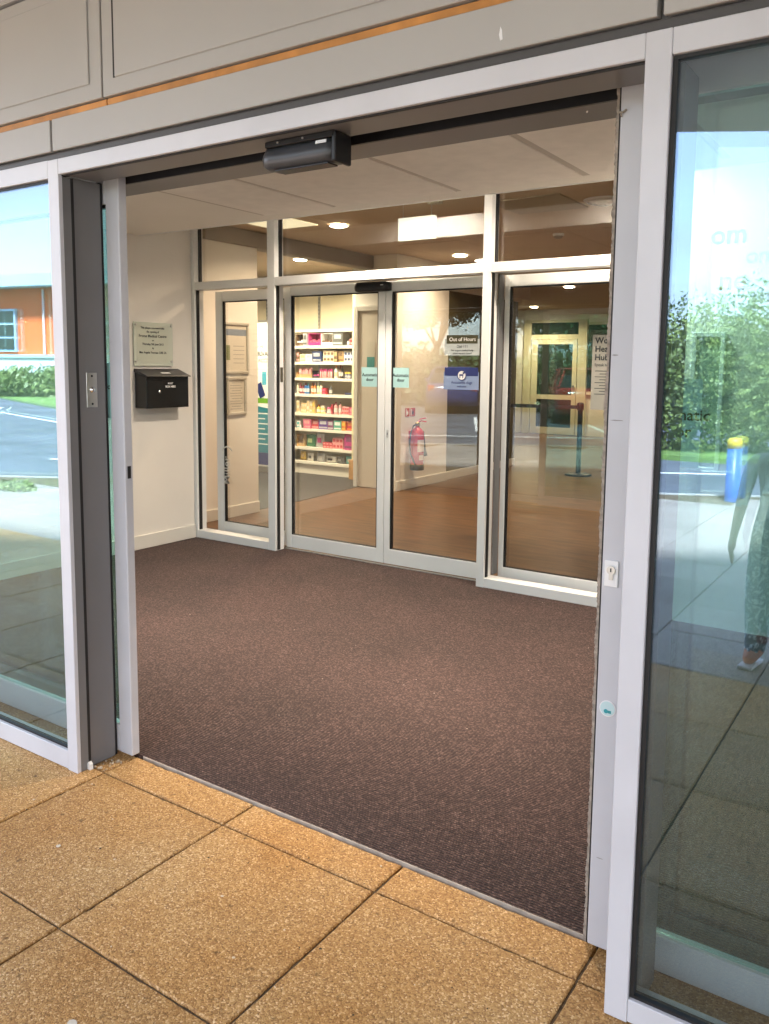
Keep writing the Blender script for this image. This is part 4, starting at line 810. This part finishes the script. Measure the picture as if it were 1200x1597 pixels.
# fire extinguisher and its sign plates on the wall X=-5.30
EX = -5.30
fe = thing('fire_extinguisher', 'red fire extinguisher with black hose hung on the room wall', 'fire extinguisher', (EX + 0.10, 8.39, 0.24))
REDP = mat('extinguisher_red', (0.50, 0.012, 0.02), 0.25)
cxx, cyy = EX + 0.105, 8.39
mk('cylinder', lathe(BM(), [(0.02, 0.26), (0.072, 0.265), (0.082, 0.285), (0.082, 0.655), (0.074, 0.70), (0.045, 0.735), (0.026, 0.745), (0.024, 0.765)], (cxx, cyy, 0), 26), REDP, fe, smooth=True)
mk('base_ring', lathe(BM(), [(0.084, 0.235), (0.086, 0.24), (0.086, 0.30), (0.0835, 0.305)], (cxx, cyy, 0), 26), BLACK, fe, smooth=True)
mk('head', lathe(BM(), [(0.024, 0.765), (0.030, 0.77), (0.030, 0.80), (0.02, 0.81)], (cxx, cyy, 0), 16), mat('brass', (0.5, 0.36, 0.14), 0.3, metal=0.8), fe)
bm = BM(); tube(bm, [(cxx, cyy + .01, 0.81), (cxx + 0.03, cyy + .03, 0.825), (cxx + 0.09, cyy + .06, 0.815)], 0.008, 6); tube(bm, [(cxx, cyy, 0.812), (cxx + 0.03, cyy + .03, 0.85), (cxx + 0.085, cyy + .06, 0.862)], 0.008, 6); mk('lever', bm, REDP, fe)
mk('hose', tube(BM(), [(cxx + 0.01, cyy - 0.02, 0.79), (cxx, cyy - 0.09, 0.77), (cxx, cyy - 0.15, 0.68), (cxx, cyy - 0.17, 0.56), (cxx, cyy - 0.15, 0.44), (cxx + .02, cyy - 0.105, 0.35), (cxx + .03, cyy - 0.09, 0.30)], 0.010, 8), BLACK, fe, smooth=True)
mk('horn', tube(BM(), [(cxx + 0.02, cyy + 0.085, 0.70), (cxx + .03, cyy + 0.105, 0.56), (cxx + .03, cyy + .12, 0.46)], 0.018, 10), BLACK, fe, smooth=True)
mk('horn_cone', cyl(BM(), (cxx + .03, cyy + .12, 0.46), (cxx + .03, cyy + .128, 0.40), 0.02, 0.035, seg=14), BLACK, fe)
bm = BM()
for a0, a1, z0, z1 in ((-55, 25, 0.46, 0.60), (-40, 10, 0.36, 0.42)):
    pts = [(cxx + 0.0832 * math.cos(R(a)), cyy + 0.0832 * math.sin(R(a))) for a in range(a0, a1 + 1, 10)]
    lo_ = [bm.verts.new((p[0], p[1], z0)) for p in pts]; hi_ = [bm.verts.new((p[0], p[1], z1)) for p in pts]
    for u in range(len(pts) - 1): bm.faces.new((lo_[u], lo_[u + 1], hi_[u + 1], hi_[u]))
mk('instruction_label', bm, mat('ext_label', (0.72, 0.62, 0.58), 0.5), fe)
bx('wall_bracket', EX, EX + 0.035, cyy - 0.03, cyy + 0.03, 0.60, 0.70, REDP, fe)
for lab, y0, y1 in (('small red fire action notice left above the extinguisher', 8.275, 8.37), ('small red extinguisher identification plate above the extinguisher', 8.395, 8.50)):
    t = thing('fire_notice', lab, 'sign', (EX, (y0 + y1) / 2, 0.87), 'red fire notices')
    bx('plate', EX + 0.0002, EX + 0.004, y0, y1, 0.875, 0.975, mat('fire_red', (0.52, 0.06, 0.03), 0.5), t)
    mk('flame_symbol', prism(BM(), [(y0 + .03, .90), (y0 + .055, .895), (y0 + .068, .92), (y0 + .052, .955), (y0 + .045, .93), (y0 + .034, .945)], EX + 0.0042, EX + 0.0048, 'yz'), PAPER if '8.27' in str(y0) else INK, t)
    bx('plate_text', EX + 0.0042, EX + 0.0048, y0 + 0.012, y0 + 0.026, 0.885, 0.965, PAPER, t)

# queue post with belt
qp = thing('queue_post', 'black queue barrier post with stretched belt on round base', 'barrier post', (-4.11, 10.88, 0))
mk('base', lathe(BM(), [(0.185, 0.0), (0.185, 0.012), (0.16, 0.022), (0.05, 0.03), (0.035, 0.04)], (-4.11, 10.88, 0), 28), BLACK, qp, smooth=True)
mk('pole', cyl(BM(), (-4.11, 10.88, 0.03), (-4.11, 10.88, 0.90), 0.034, seg=16), BLACK, qp); mk('belt_head', lathe(BM(), [(0.045, 0.90), (0.047, 0.91), (0.047, 0.99), (0.03, 1.005)], (-4.11, 10.88, 0), 18), BLACK, qp, smooth=True)
bm = BM(); prism(bm, [(-4.155, 10.875), (-5.32, 10.60), (-5.32, 10.604), (-4.155, 10.879)], 0.915, 0.965, 'xy'); mk('belt', bm, BLACK, qp)
# rear door and glazing
RY = 17.3
YEL = mat('rear_cream', (0.62, 0.58, 0.42), 0.6)
rd = thing('rear_door', 'pale glazed door with dark panes in the far rear wall', 'door', (-7.1, RY, 0))
for a, b in ((-7.90, -7.72), (-6.62, -6.42)): bx('frame_post', a, b, RY - 0.06, RY - 0.001, 0, 2.52, YEL, rd, 0.004)
bx('frame_head', -7.719, -6.621, RY - 0.06, RY - 0.001, 2.46, 2.52, YEL, rd); bx('transom', -7.719, -6.621, RY - 0.06, RY - 0.001, 2.10, 2.20, YEL, rd)
DKG = mat('dark_pane', (0.02, 0.03, 0.022), 0.12)
bx('fanlight_pane', -7.719, -6.621, RY - 0.03, RY - 0.01, 2.201, 2.459, DKG, rd)
for a, b in ((-7.70, -7.56), (-6.74, -6.64)): bx('stile', a, b, RY - 0.05, RY - 0.012, 0.01, 2.098, YEL, rd, 0.003)
bx('top_rail', -7.559, -6.741, RY - 0.05, RY - 0.012, 1.99, 2.098, YEL, rd); bx('bottom_rail', -7.559, -6.741, RY - 0.05, RY - 0.012, 0.01, 0.16, YEL, rd); bx('mid_rail', -7.559, -6.741, RY - 0.05, RY - 0.012, 0.78, 0.88, YEL, rd)
bx('door_pane', -7.559, -6.741, RY - 0.035, RY - 0.025, 0.161, 0.779, DKG, rd); bx('door_pane', -7.559, -6.741, RY - 0.035, RY - 0.025, 0.881, 1.989, DKG, rd)
bx('handle', -6.72, -6.68, RY - 0.085, RY - 0.051, 0.98, 1.10, STEEL, rd, 0.004)
rw = thing('rear_window', 'dark glazed window right of the far rear door', 'window', (-5.7, RY, 0.3))
bx('frame_rail', -6.40, -4.9, RY - 0.05, RY - 0.001, 2.40, 2.46, YEL, rw); bx('frame_rail', -6.40, -4.9, RY - 0.05, RY - 0.001, 0.90, 0.97, YEL, rw); bx('window_pane', -6.40, -4.9, RY - 0.03, RY - 0.01, 0.971, 2.399, DKG, rw)
bx('bulkhead_sign', -5.29, -5.05, 10.4, 11.2, 2.44, 2.74, mat('bulkhead_paint2', (0.66, 0.58, 0.45), 0.8), None).name = 'duct_box'
tag(bpy.data.objects['duct_box'], 'square cream boxed duct under the ceiling above the queue post', 'duct')
# tall poster frame on the lobby back wall right of the screen
tf = thing('poster_frame', 'tall narrow pale poster frame on the lobby wall right of the screen', 'poster frame', (-1.10, 4.86, 0.9))
for a, b in ((-1.19, -1.165), (-1.035, -1.01)): bx('frame_bar', a, b, 4.835, 4.859, 0.9, 1.68, WHITE, tf, 0.003)
for a, b in ((0.9, 0.925), (1.655, 1.68)): bx('frame_bar', -1.1645, -1.0355, 4.835, 4.859, a, b, WHITE, tf, 0.003)
bx('poster', -1.1645, -1.0355, 4.848, 4.859, 0.926, 1.654, mat('poster_sage', (0.34, 0.42, 0.36), 0.7), tf)

# grit on the paving, fluff on the matting, a scratch on the fascia
def specks(n, xr, yr, z, smin, smax, name, m, label, cat):
    bm = BM(); rg = random.Random(n)
    for k in range(n):
        q = rg.uniform(smin, smax); x = rg.uniform(*xr); y = rg.uniform(*yr)
        bmesh.ops.create_icosphere(bm, subdivisions=1, radius=q, matrix=Matrix.Translation((x, y, z + q * .25)) @ Matrix.Rotation(rg.uniform(0, 3), 4, 'Z') @ Matrix.Diagonal((rg.uniform(.7, 1.6), 1, .4, 1)))
    tag(mk(name, bm, m), label, cat, kind='stuff')
specks(90, (-3.0, 0.2), (0.55, 1.93), 0.0, 0.0012, 0.0038, 'dark_grit', mat('grit_dark', (0.05, 0.035, 0.02), 0.9), 'dark grit scattered over the paving', 'grit')
specks(60, (-3.0, 0.2), (0.55, 1.93), 0.0, 0.0012, 0.0042, 'pale_grit', mat('grit_pale', (0.62, 0.52, 0.38), 0.9), 'pale stone chips scattered over the paving', 'grit')
specks(70, (-4.8, -0.7), (2.0, 4.8), 0.005, 0.0010, 0.0028, 'carpet_fluff', mat('fluff', (0.45, 0.40, 0.34), 0.95), 'pale fluff and crumbs on the brown matting', 'debris')
bm = BM()
for cx0, cy0, q in ((-1.52, 1.02, 0.012), (-0.98, 1.33, 0.009), (-2.15, 1.42, 0.008)):
    prism(bm, [(cx0 + q * random.uniform(.7, 1.1) * math.cos(a * .7), cy0 + q * random.uniform(.7, 1.1) * math.sin(a * .7)) for a in range(9)], 0.0013, 0.0026, 'xy')
tag(mk('gum_spots', bm, mat('gum', (0.60, 0.55, 0.46), 0.8)), 'flattened pale gum spots on the paving', 'debris', kind='stuff')
mk('paint_scratch', prism(BM(), [(-0.868, 2.192), (-0.862, 2.194), (-0.864, 2.214), (-0.868, 2.222), (-0.871, 2.205)], PY - 0.0008, PY - 0.0002, 'xz'), mat('scratch_white', (0.8, 0.8, 0.8), 0.6), bld)

# ================================================================ outside: what the glass reflects
LEAF1 = mat('hedge_leaf', (0.20, 0.25, 0.055), 0.55, vscale=1.4, col2=(0.085, 0.125, 0.03)); LEAF2 = mat('tree_leaf', (0.055, 0.10, 0.03), 0.55, var=0.45, vscale=1.6); BARK = mat('bark', (0.10, 0.075, 0.05), 0.9, var=0.3, vscale=12)
def leaves(cent, rad, n, size, seed):
    rg = np.random.default_rng(seed); V = []; cen = []
    for (c0, r0) in zip(cent, rad):
        k = int(n * np.prod(r0) ** (2 / 3) / sum(np.prod(r) ** (2 / 3) for r in rad))
        d = rg.normal(size=(k, 3)); d /= np.linalg.norm(d, axis=1)[:, None]
        lump = 1 + 0.22 * np.sin(d @ np.array([5.1, 3.3, 4.2]) * 2 + c0[0] * 3) + 0.12 * np.sin(d @ np.array([-7, 9, 6]) * 2)
        p = d * (rg.random((k, 1)) ** 0.33) * lump[:, None] * np.array(r0) + np.array(c0); cen.append(p)
    P = np.vstack(cen); P = P[P[:, 2] > 0.02]; k = len(P)
    a = rg.normal(size=(k, 3)); a /= np.linalg.norm(a, axis=1)[:, None]; b = rg.normal(size=(k, 3)); b -= (b * a).sum(1)[:, None] * a; b /= np.linalg.norm(b, axis=1)[:, None]
    s = size * (0.6 + 0.8 * rg.random((k, 1))); a *= s; b *= s * 0.55
    V = np.stack([P - a, P + b, P + a, P - b], 1).reshape(-1, 3); F = np.arange(4 * k).reshape(-1, 4)
    return V, F
def foliage(name, cent, rad, n, size, m, parent, seed):
    V, F = leaves(cent, rad, n, size, seed); me = bpy.data.meshes.new(name)
    me.vertices.add(len(V)); me.vertices.foreach_set('co', V.ravel()); me.loops.add(F.size); me.loops.foreach_set('vertex_index', F.ravel().astype(np.int32))
    me.polygons.add(len(F)); me.polygons.foreach_set('loop_start', np.arange(0, F.size, 4, dtype=np.int32)); me.update(calc_edges=True)
    return link(name, me, m, parent)
def hedge(label, x0, x1, y0, y1, h, n, seed, m=LEAF1, size=0.09):
    t = thing('hedge', label, 'hedge', ((x0 + x1) / 2, (y0 + y1) / 2, 0)); rg = random.Random(seed); L = math.hypot(x1 - x0, y1 - y0); k = max(3, int(L / 0.9))
    ce = []; ra = []
    for i in range(k + 1):
        u = i / k; hh = h * rg.uniform(0.82, 1.12); ce.append((x0 + (x1 - x0) * u, y0 + (y1 - y0) * u + rg.uniform(-.2, .2), hh * .48)); ra.append((0.85, 0.8, hh * .52))
    foliage('foliage', ce, ra, n, size, m, t, seed)
    bm = BM()
    for c0 in ce: cyl(bm, (c0[0], c0[1], -0.05), (c0[0] + rg.uniform(-.2, .2), c0[1], h * .6), 0.03, 0.012, seg=6)
    mk('stems', bm, BARK, t)
hedge('tall bright green hedge across the drive opposite the entrance', -4.6, 6.5, -11.6, -11.2, 2.75, 130000, 3, size=0.042)
hedge('low hedge at the foot of the orange building', -42, -24, -13.2, -20.5, 1.15, 16000, 4, size=0.14)
def tree(label, x, y, h, r, n, seed):
    t = thing('tree', label, 'tree', (x, y, 0)); rg = random.Random(seed); bm = BM()
    cyl(bm, (x, y, -0.05), (x + .1, y, h * .45), 0.17, 0.10, seg=10); ce = []; ra = []
    for i in range(7):
        a = rg.uniform(0, 6.28); q = Vector((x + math.cos(a) * r * rg.uniform(.2, .75), y + math.sin(a) * r * rg.uniform(.2, .75), h * rg.uniform(.45, .88)))
        cyl(bm, (x + .08, y, h * rg.uniform(.25, .42)), q, 0.06, 0.02, seg=6); ce.append(tuple(q)); ra.append((r * .52, r * .52, h * .17))
    mk('trunk', bm, BARK, t); foliage('crown', ce, ra, n, 0.10, LEAF2, t, seed)
for i, (x, y, h, r) in enumerate(((-9.5, -18, 6.5, 2.6), (-14, -20.5, 7.5, 3.0), (-19, -22, 5.8, 2.5), (-26, -24, 6.4, 2.6))):
    tree(('dark tree behind the red car', 'tallest dark tree behind the parked cars', 'broad dark tree at the far side of the car park', 'farthest tree beside the orange building')[i], x, y, h, r, 16000, 20 + i)
hedge('dark hedge along the far edge of the parking bays', -23, -6.5, -17.5, -15.6, 2.2, 16000, 9, m=LEAF2, size=0.12)
tag(struct('verge', prism(BM(), [(-5.2, -10.35), (7.5, -10.35), (7.5, -13), (-5.2, -13)], -0.024, 0.06, 'xy'), mat('grass', (0.12, 0.20, 0.04), 0.9, var=0.4, vscale=6)))
struct('bank', prism(BM(), [(-23, -12.4), (-44, -20.3), (-47, -24), (-24, -16)], -0.024, 0.03, 'xy'), MATS['grass'])
# orange building across the car park
ob = thing('orange_building', 'orange rendered building with pale blue roof edge and white base wall', 'building', (-39, -21, 0))
ang = math.atan2(-7.3, -18.0)
def L2(u, v): 
    d = Vector((-0.982, 0.187)); n = Vector((-0.187, -0.982)); p = Vector((-26.0, -22.7)) + d * u + n * v; return (p.x, p.y)
def obox(name, u0, u1, v0, v1, z0, z1, m, par=ob): return mk(name, prism(BM(), [L2(u0, v0), L2(u1, v0), L2(u1, v1), L2(u0, v1)], z0, z1, 'xy'), m, par)
ORG = mat('orange_render', (0.78, 0.155, 0.03), 0.8, var=0.06); PBL = mat('pale_blue_metal', (0.42, 0.60, 0.72), 0.45); PWH = mat('white_render', (0.72, 0.76, 0.78), 0.8)
obox('wall', 0, 24, 0.3, 9, 1.85, 5.1, ORG); obox('base_wall', -0.2, 24.2, 0.0, 9.1, -0.05, 1.7, PWH); obox('sill_band', -0.3, 24.3, -0.1, 9.2, 1.701, 1.849, PBL)
mk('roof', prism(BM(), [L2(-0.8, -0.7), L2(25, -0.7), L2(25, 9.5), L2(-0.8, 9.5)], 5.101, 5.65, 'xy'), PBL, ob)
for u in (0.9, 6.4, 12.55, 18.0):
    wn = obox('window', u, u + 2.3, 0.16, 0.299, 2.0, 4.1, PBL)
    for k in range(3): obox('window_pane', u + 0.12, u + 1.10, 0.12, 0.159, 2.10 + k * 0.67, 2.65 + k * 0.67, DKG); obox('window_pane', u + 1.22, u + 2.18, 0.12, 0.159, 2.10 + k * 0.67, 2.65 + k * 0.67, DKG)
for u in (4.9, 10.75): mk('drainpipe', cyl(BM(), (*L2(u, 0.22), 1.9), (*L2(u, 0.22), 5.0), 0.06, seg=8), PWH, ob)
# bollard
bo = thing('bollard', 'blue bollard with a yellow top at the edge of the pavement', 'bollard', (-1.89, -6.31, 0))
mk('post', lathe(BM(), [(0.085, -0.01), (0.08, 0.01), (0.078, 0.60)], (-1.89, -6.31, 0), 18), mat('bollard_blue', (0.03, 0.10, 0.36), 0.4), bo, smooth=True)
mk('top', lathe(BM(), [(0.080, 0.60), (0.080, 0.68), (0.06, 0.71), (0.01, 0.72)], (-1.89, -6.31, 0), 18), mat('bollard_yellow', (0.65, 0.48, 0.03), 0.4), bo, smooth=True)
# weeds in the paving
wd_ = thing('weed', 'tuft of weeds growing in a pavement joint', 'plant', (-8.83, -1.95, 0)); foliage('leaves', [(-8.83, -1.95, 0.04)], [(0.28, 0.16, 0.07)], 700, 0.03, LEAF1, wd_, 77)

# parked cars
def car(label, x, y, rz, col):
    t = thing('parked_car', label, 'car', (0, 0, 0), 'cars in the car park')
    P = mat('car_paint_%d' % len(MATS), col, 0.22); t_gl = mat('car_glass', (0.015, 0.02, 0.025), 0.05); tyre = mat('tyre', (0.015, 0.015, 0.015), 0.85)
    # stations along the length: x, sill, belt, half width at sill, half width at belt
    ST = [(-2.10, .42, .70, .62, .66), (-2.02, .28, .86, .76, .80), (-1.55, .22, .93, .84, .87), (-0.9, .20, .95, .86, .89), (0.0, .20, .96, .87, .90), (0.8, .20, .96, .87, .90), (1.5, .22, .98, .86, .88), (1.95, .28, .98, .80, .83), (2.06, .42, .80, .70, .74)]
    bm = BM(); rows = []
    for (sx, z0, z1, w0, w1) in ST:
        pr = [(-w0 * .92, z0), (-w0, z0 + .08), (-w1, (z0 + z1) / 2 + .05), (-w1 * .97, z1 - .03), (-w1 * .90, z1), (w1 * .90, z1), (w1 * .97, z1 - .03), (w1, (z0 + z1) / 2 + .05), (w0, z0 + .08), (w0 * .92, z0)]
        rows.append([bm.verts.new((sx, a, b)) for a, b in pr])
    for a, b in zip(rows, rows[1:]):
        for k in range(10): bm.faces.new((a[k], a[(k + 1) % 10], b[(k + 1) % 10], b[k]))
    bm.faces.new(rows[0][::-1]); bm.faces.new(rows[-1]); mk('body', bm, P, t, smooth=True)
    gh = [(-1.05, .955, .965), (-0.35, 1.40, 1.43), (0.2, 1.46, 1.49), (1.0, 1.44, 1.47), (1.55, 1.30, 1.33), (1.92, .975, .985)]
    bm = BM(); rows = []
    for i, (sx, z, _) in enumerate(gh):
        u = (z - .95) / .52; wt = .80 - .18 * u
        rows.append([bm.verts.new((sx, -.80, .93)), bm.verts.new((sx, -wt, z)), bm.verts.new((sx, wt, z)), bm.verts.new((sx, .80, .93))])
    for a, b in zip(rows, rows[1:]):
        for k in range(3): bm.faces.new((a[k], a[k + 1], b[k + 1], b[k]))
    bm.faces.new(rows[0][::-1]); bm.faces.new(rows[-1]); mk('windows', bm, t_gl, t)
    bm = BM(); box(bm, -0.42, 1.42, -.60, .60, 1.43, 1.505); mk('roof_panel', bm, P, t, 0.03, True)
    for s in (-1, 1):
        for (xa, za, xb, zb) in ((-1.0, .97, -0.36, 1.45), (0.42, .96, 0.40, 1.46), (1.88, .98, 1.45, 1.40)):
            mk('pillar', tube(BM(), [(xa, s * .80, za), (xb, s * .63, zb)], 0.035, 6), P, t)
        for wx in (-1.32, 1.28):
            wh = mk('wheel', lathe(BM(), [(0.20, -.10), (0.31, -.10), (0.325, -.06), (0.325, .06), (0.31, .10), (0.20, .10)], (wx, s * .80, .32), 22, 'y'), tyre, t, smooth=True)
            mk('rim', lathe(BM(), [(0.20, -.085), (0.20, .085), (0.06, .105), (0.02, .106)] if s < 0 else [(0.02, -.106), (0.06, -.105), (0.20, -.085), (0.20, .085)], (wx, s * .80, .32), 14, 'y'), STEEL, wh)
        mk('headlight', box(BM(), -2.07, -1.92, s * .70 - .13, s * .70 + .13, .68, .80), mat('headlight', (.7, .72, .75), 0.1), t, 0.02)
        mk('tail_light', box(BM(), 1.97, 2.06, s * .68 - .10, s * .68 + .10, .72, .92), mat('tail_light', (.4, .01, .01), 0.2), t, 0.02)
        mk('wing_mirror', box(BM(), -0.72, -0.55, s * .97 - .07, s * .97 + .07, .98, 1.10), P, t, 0.03)
    bx('number_plate', -2.11, -2.098, -.26, .26, .46, .57, WHITE, t)
    t.location = (x, y, -0.025); t.rotation_euler = (0, 0, rz); return t
car('red parked car facing the drive', -8.6, -12.6, R(62), (0.42, 0.03, 0.025)); car('dark blue parked car beside the dark hedge', -13.8, -14.6, R(62), (0.03, 0.045, 0.16))
car('silver parked car at the far bays', -18.6, -16.6, R(62), (0.45, 0.46, 0.48))

# person standing beside the photographer, seen only in the right window's reflection
def person():
    t = thing('person', 'short person in grey top and patterned blue trousers standing on the pavement', 'person', (0, 0, 0))
    J = {}; E_ = []; RD = {}
    def j(n, p, r, par=None):
        J[n] = len(RD); RD[J[n]] = (p, r)
        if par is not None: E_.append((J[par], J[n]))
    k = 1.28 / 1.70
    j('pelvis', (0, 0, .92), (.150, .115)); j('waist', (0, 0, 1.06), (.135, .105), 'pelvis'); j('chest', (0, .0, 1.27), (.155, .115), 'waist'); j('neckb', (0, -.005, 1.42), (.075, .07), 'chest'); j('neck', (0, .005, 1.48), (.055, .055), 'neckb')
    j('head', (0, .015, 1.58), (.078, .088), 'neck'); j('crown', (0, .0, 1.655), (.066, .076), 'head')
    for s, nm in ((-1, 'l'), (1, 'r')):
        j('hip' + nm, (s * .09, 0, .86), (.095, .10), 'pelvis'); j('knee' + nm, (s * .105, .01, .48), (.092, .092), 'hip' + nm); j('ank' + nm, (s * .11, -.02, .10), (.070, .075), 'knee' + nm); j('toe' + nm, (s * .125, .12, .035), (.040, .030), 'ank' + nm)
        j('sh' + nm, (s * .185, 0, 1.38), (.062, .06), 'chest'); j('elb' + nm, (s * .25, -.02, 1.10), (.043, .043), 'sh' + nm); j('wri' + nm, (s * .27, .06, .86), (.029, .026), 'elb' + nm); j('palm' + nm, (s * .272, .085, .79), (.036, .019), 'wri' + nm)
        for q, (dx, dy, L_) in enumerate(((-.004, .030, .072), (0, .012, .082), (.002, -.006, .076), (.004, -.024, .058))):
            j('f%d%s' % (q, nm), (s * (.272 + dx), .085 + dy, .755), (.0095, .0095), 'palm' + nm); j('g%d%s' % (q, nm), (s * (.268 + dx - .012), .09 + dy, .755 - L_), (.0075, .0075), 'f%d%s' % (q, nm))
        j('th' + nm, (s * .262, .125, .79), (.011, .011), 'palm' + nm); j('tt' + nm, (s * .252, .145, .75), (.0085, .0085), 'th' + nm)
    me = bpy.data.meshes.new('body'); me.from_pydata([tuple(Vector(RD[i][0]) * k) for i in range(len(RD))], E_, []); o = bpy.data.objects.new('b', me); COL.objects.link(o)
    sk = o.modifiers.new('s', 'SKIN'); sk.use_smooth_shade = True
    for i in range(len(RD)):
        sv = me.skin_vertices[0].data[i]; sv.radius = (RD[i][1][0] * k, RD[i][1][1] * k); sv.use_root = (i == 0)
    ss = o.modifiers.new('u', 'SUBSURF'); ss.levels = 2; ss.render_levels = 2
    dg = bpy.context.evaluated_depsgraph_get(); m2 = bpy.data.meshes.new_from_object(o.evaluated_get(dg)); bpy.data.objects.remove(o)
    m2.materials.clear(); skin = mat('skin', (0.62, 0.36, 0.22), 0.55); top = mat('grey_jersey', (0.42, 0.44, 0.48), 0.9, var=0.15, vscale=30)
    pt = bpy.data.materials.new('patterned_cotton'); pt.use_nodes = True; n_ = pt.node_tree; b = n_.nodes['Principled BSDF']; b.inputs['Roughness'].default_value = 0.9
    vo = n_.nodes.new('ShaderNodeTexNoise'); vo.inputs['Scale'].default_value = 22; vo.inputs['Detail'].default_value = 2; vo.inputs['Distortion'].default_value = 2.5; tcx = n_.nodes.new('ShaderNodeTexCoord'); n_.links.new(tcx.outputs['Object'], vo.inputs['Vector'])
    rr = n_.nodes.new('ShaderNodeValToRGB'); rr.color_ramp.elements[0].position = 0.52; rr.color_ramp.elements[1].position = 0.56; rr.color_ramp.elements[0].color = (0.035, 0.06, 0.13, 1); rr.color_ramp.elements[1].color = (0.55, 0.66, 0.78, 1)
    n_.links.new(vo.outputs['Fac'], rr.inputs[0]); n_.links.new(rr.outputs[0], b.inputs['Base Color'])
    shoe = mat('shoe_coral', (0.70, 0.20, 0.12), 0.6)
    co = np.array([v.co for v in m2.vertices]) / k
    body = link('body', m2, [skin, top, pt, shoe], t, True)
    for p in m2.polygons:
        q = co[list(p.vertices)].mean(0); arm = abs(q[0]) > .205
        if q[2] > 1.455: mi = 0
        elif arm and q[2] < 1.06: mi = 0
        elif q[2] < .105: mi = 3
        elif not arm and q[2] < .99 : mi = 2
        else: mi = 1
        p.material_index = mi
    bm = BM(); bmesh.ops.create_uvsphere(bm, u_segments=18, v_segments=12, radius=1, matrix=Matrix.Translation(Vector((0, -.012, 1.625)) * k) @ Matrix.Diagonal((.092 * k, .102 * k, .095 * k, 1)))
    bmesh.ops.delete(bm, geom=[v for v in bm.verts if v.co.y > .045 * k and v.co.z < 1.66 * k], context='VERTS'); mk('hair', bm, mat('hair_brown', (0.06, 0.04, 0.025), 0.7), t, smooth=True)
    for s in (-1, 1):
        bm = BM(); bmesh.ops.create_uvsphere(bm, u_segments=10, v_segments=8, radius=.011 * k, matrix=Matrix.Translation(Vector((s * .03, .098, 1.585)) * k)); mk('eye', bm, INK, t, smooth=True)
        bm = BM(); bmesh.ops.create_uvsphere(bm, u_segments=10, v_segments=8, radius=1, matrix=Matrix.Translation(Vector((s * .082, .01, 1.575)) * k) @ Matrix.Diagonal((.01 * k, .02 * k, .03 * k, 1))); mk('ear', bm, skin, t, smooth=True)
        bx('shoe_sole', (s * .118 - .048) * k, (s * .118 + .048) * k, -.07 * k, .165 * k, .0, .018, WHITE, t, 0.004)
    bm = BM(); cyl(bm, Vector((0, .10, 1.585)) * k, Vector((0, .118, 1.548)) * k, .008 * k, .014 * k, seg=8); mk('nose', bm, skin, t, smooth=True)
    bx('mouth', -.022 * k, .022 * k, .098 * k, .104 * k, 1.517 * k, 1.524 * k, mat('lips', (0.45, 0.16, 0.13), 0.5), t)
    t.location = (-0.61, -0.86, 0.002); t.rotation_euler = (0, 0, R(8)); return t
person()
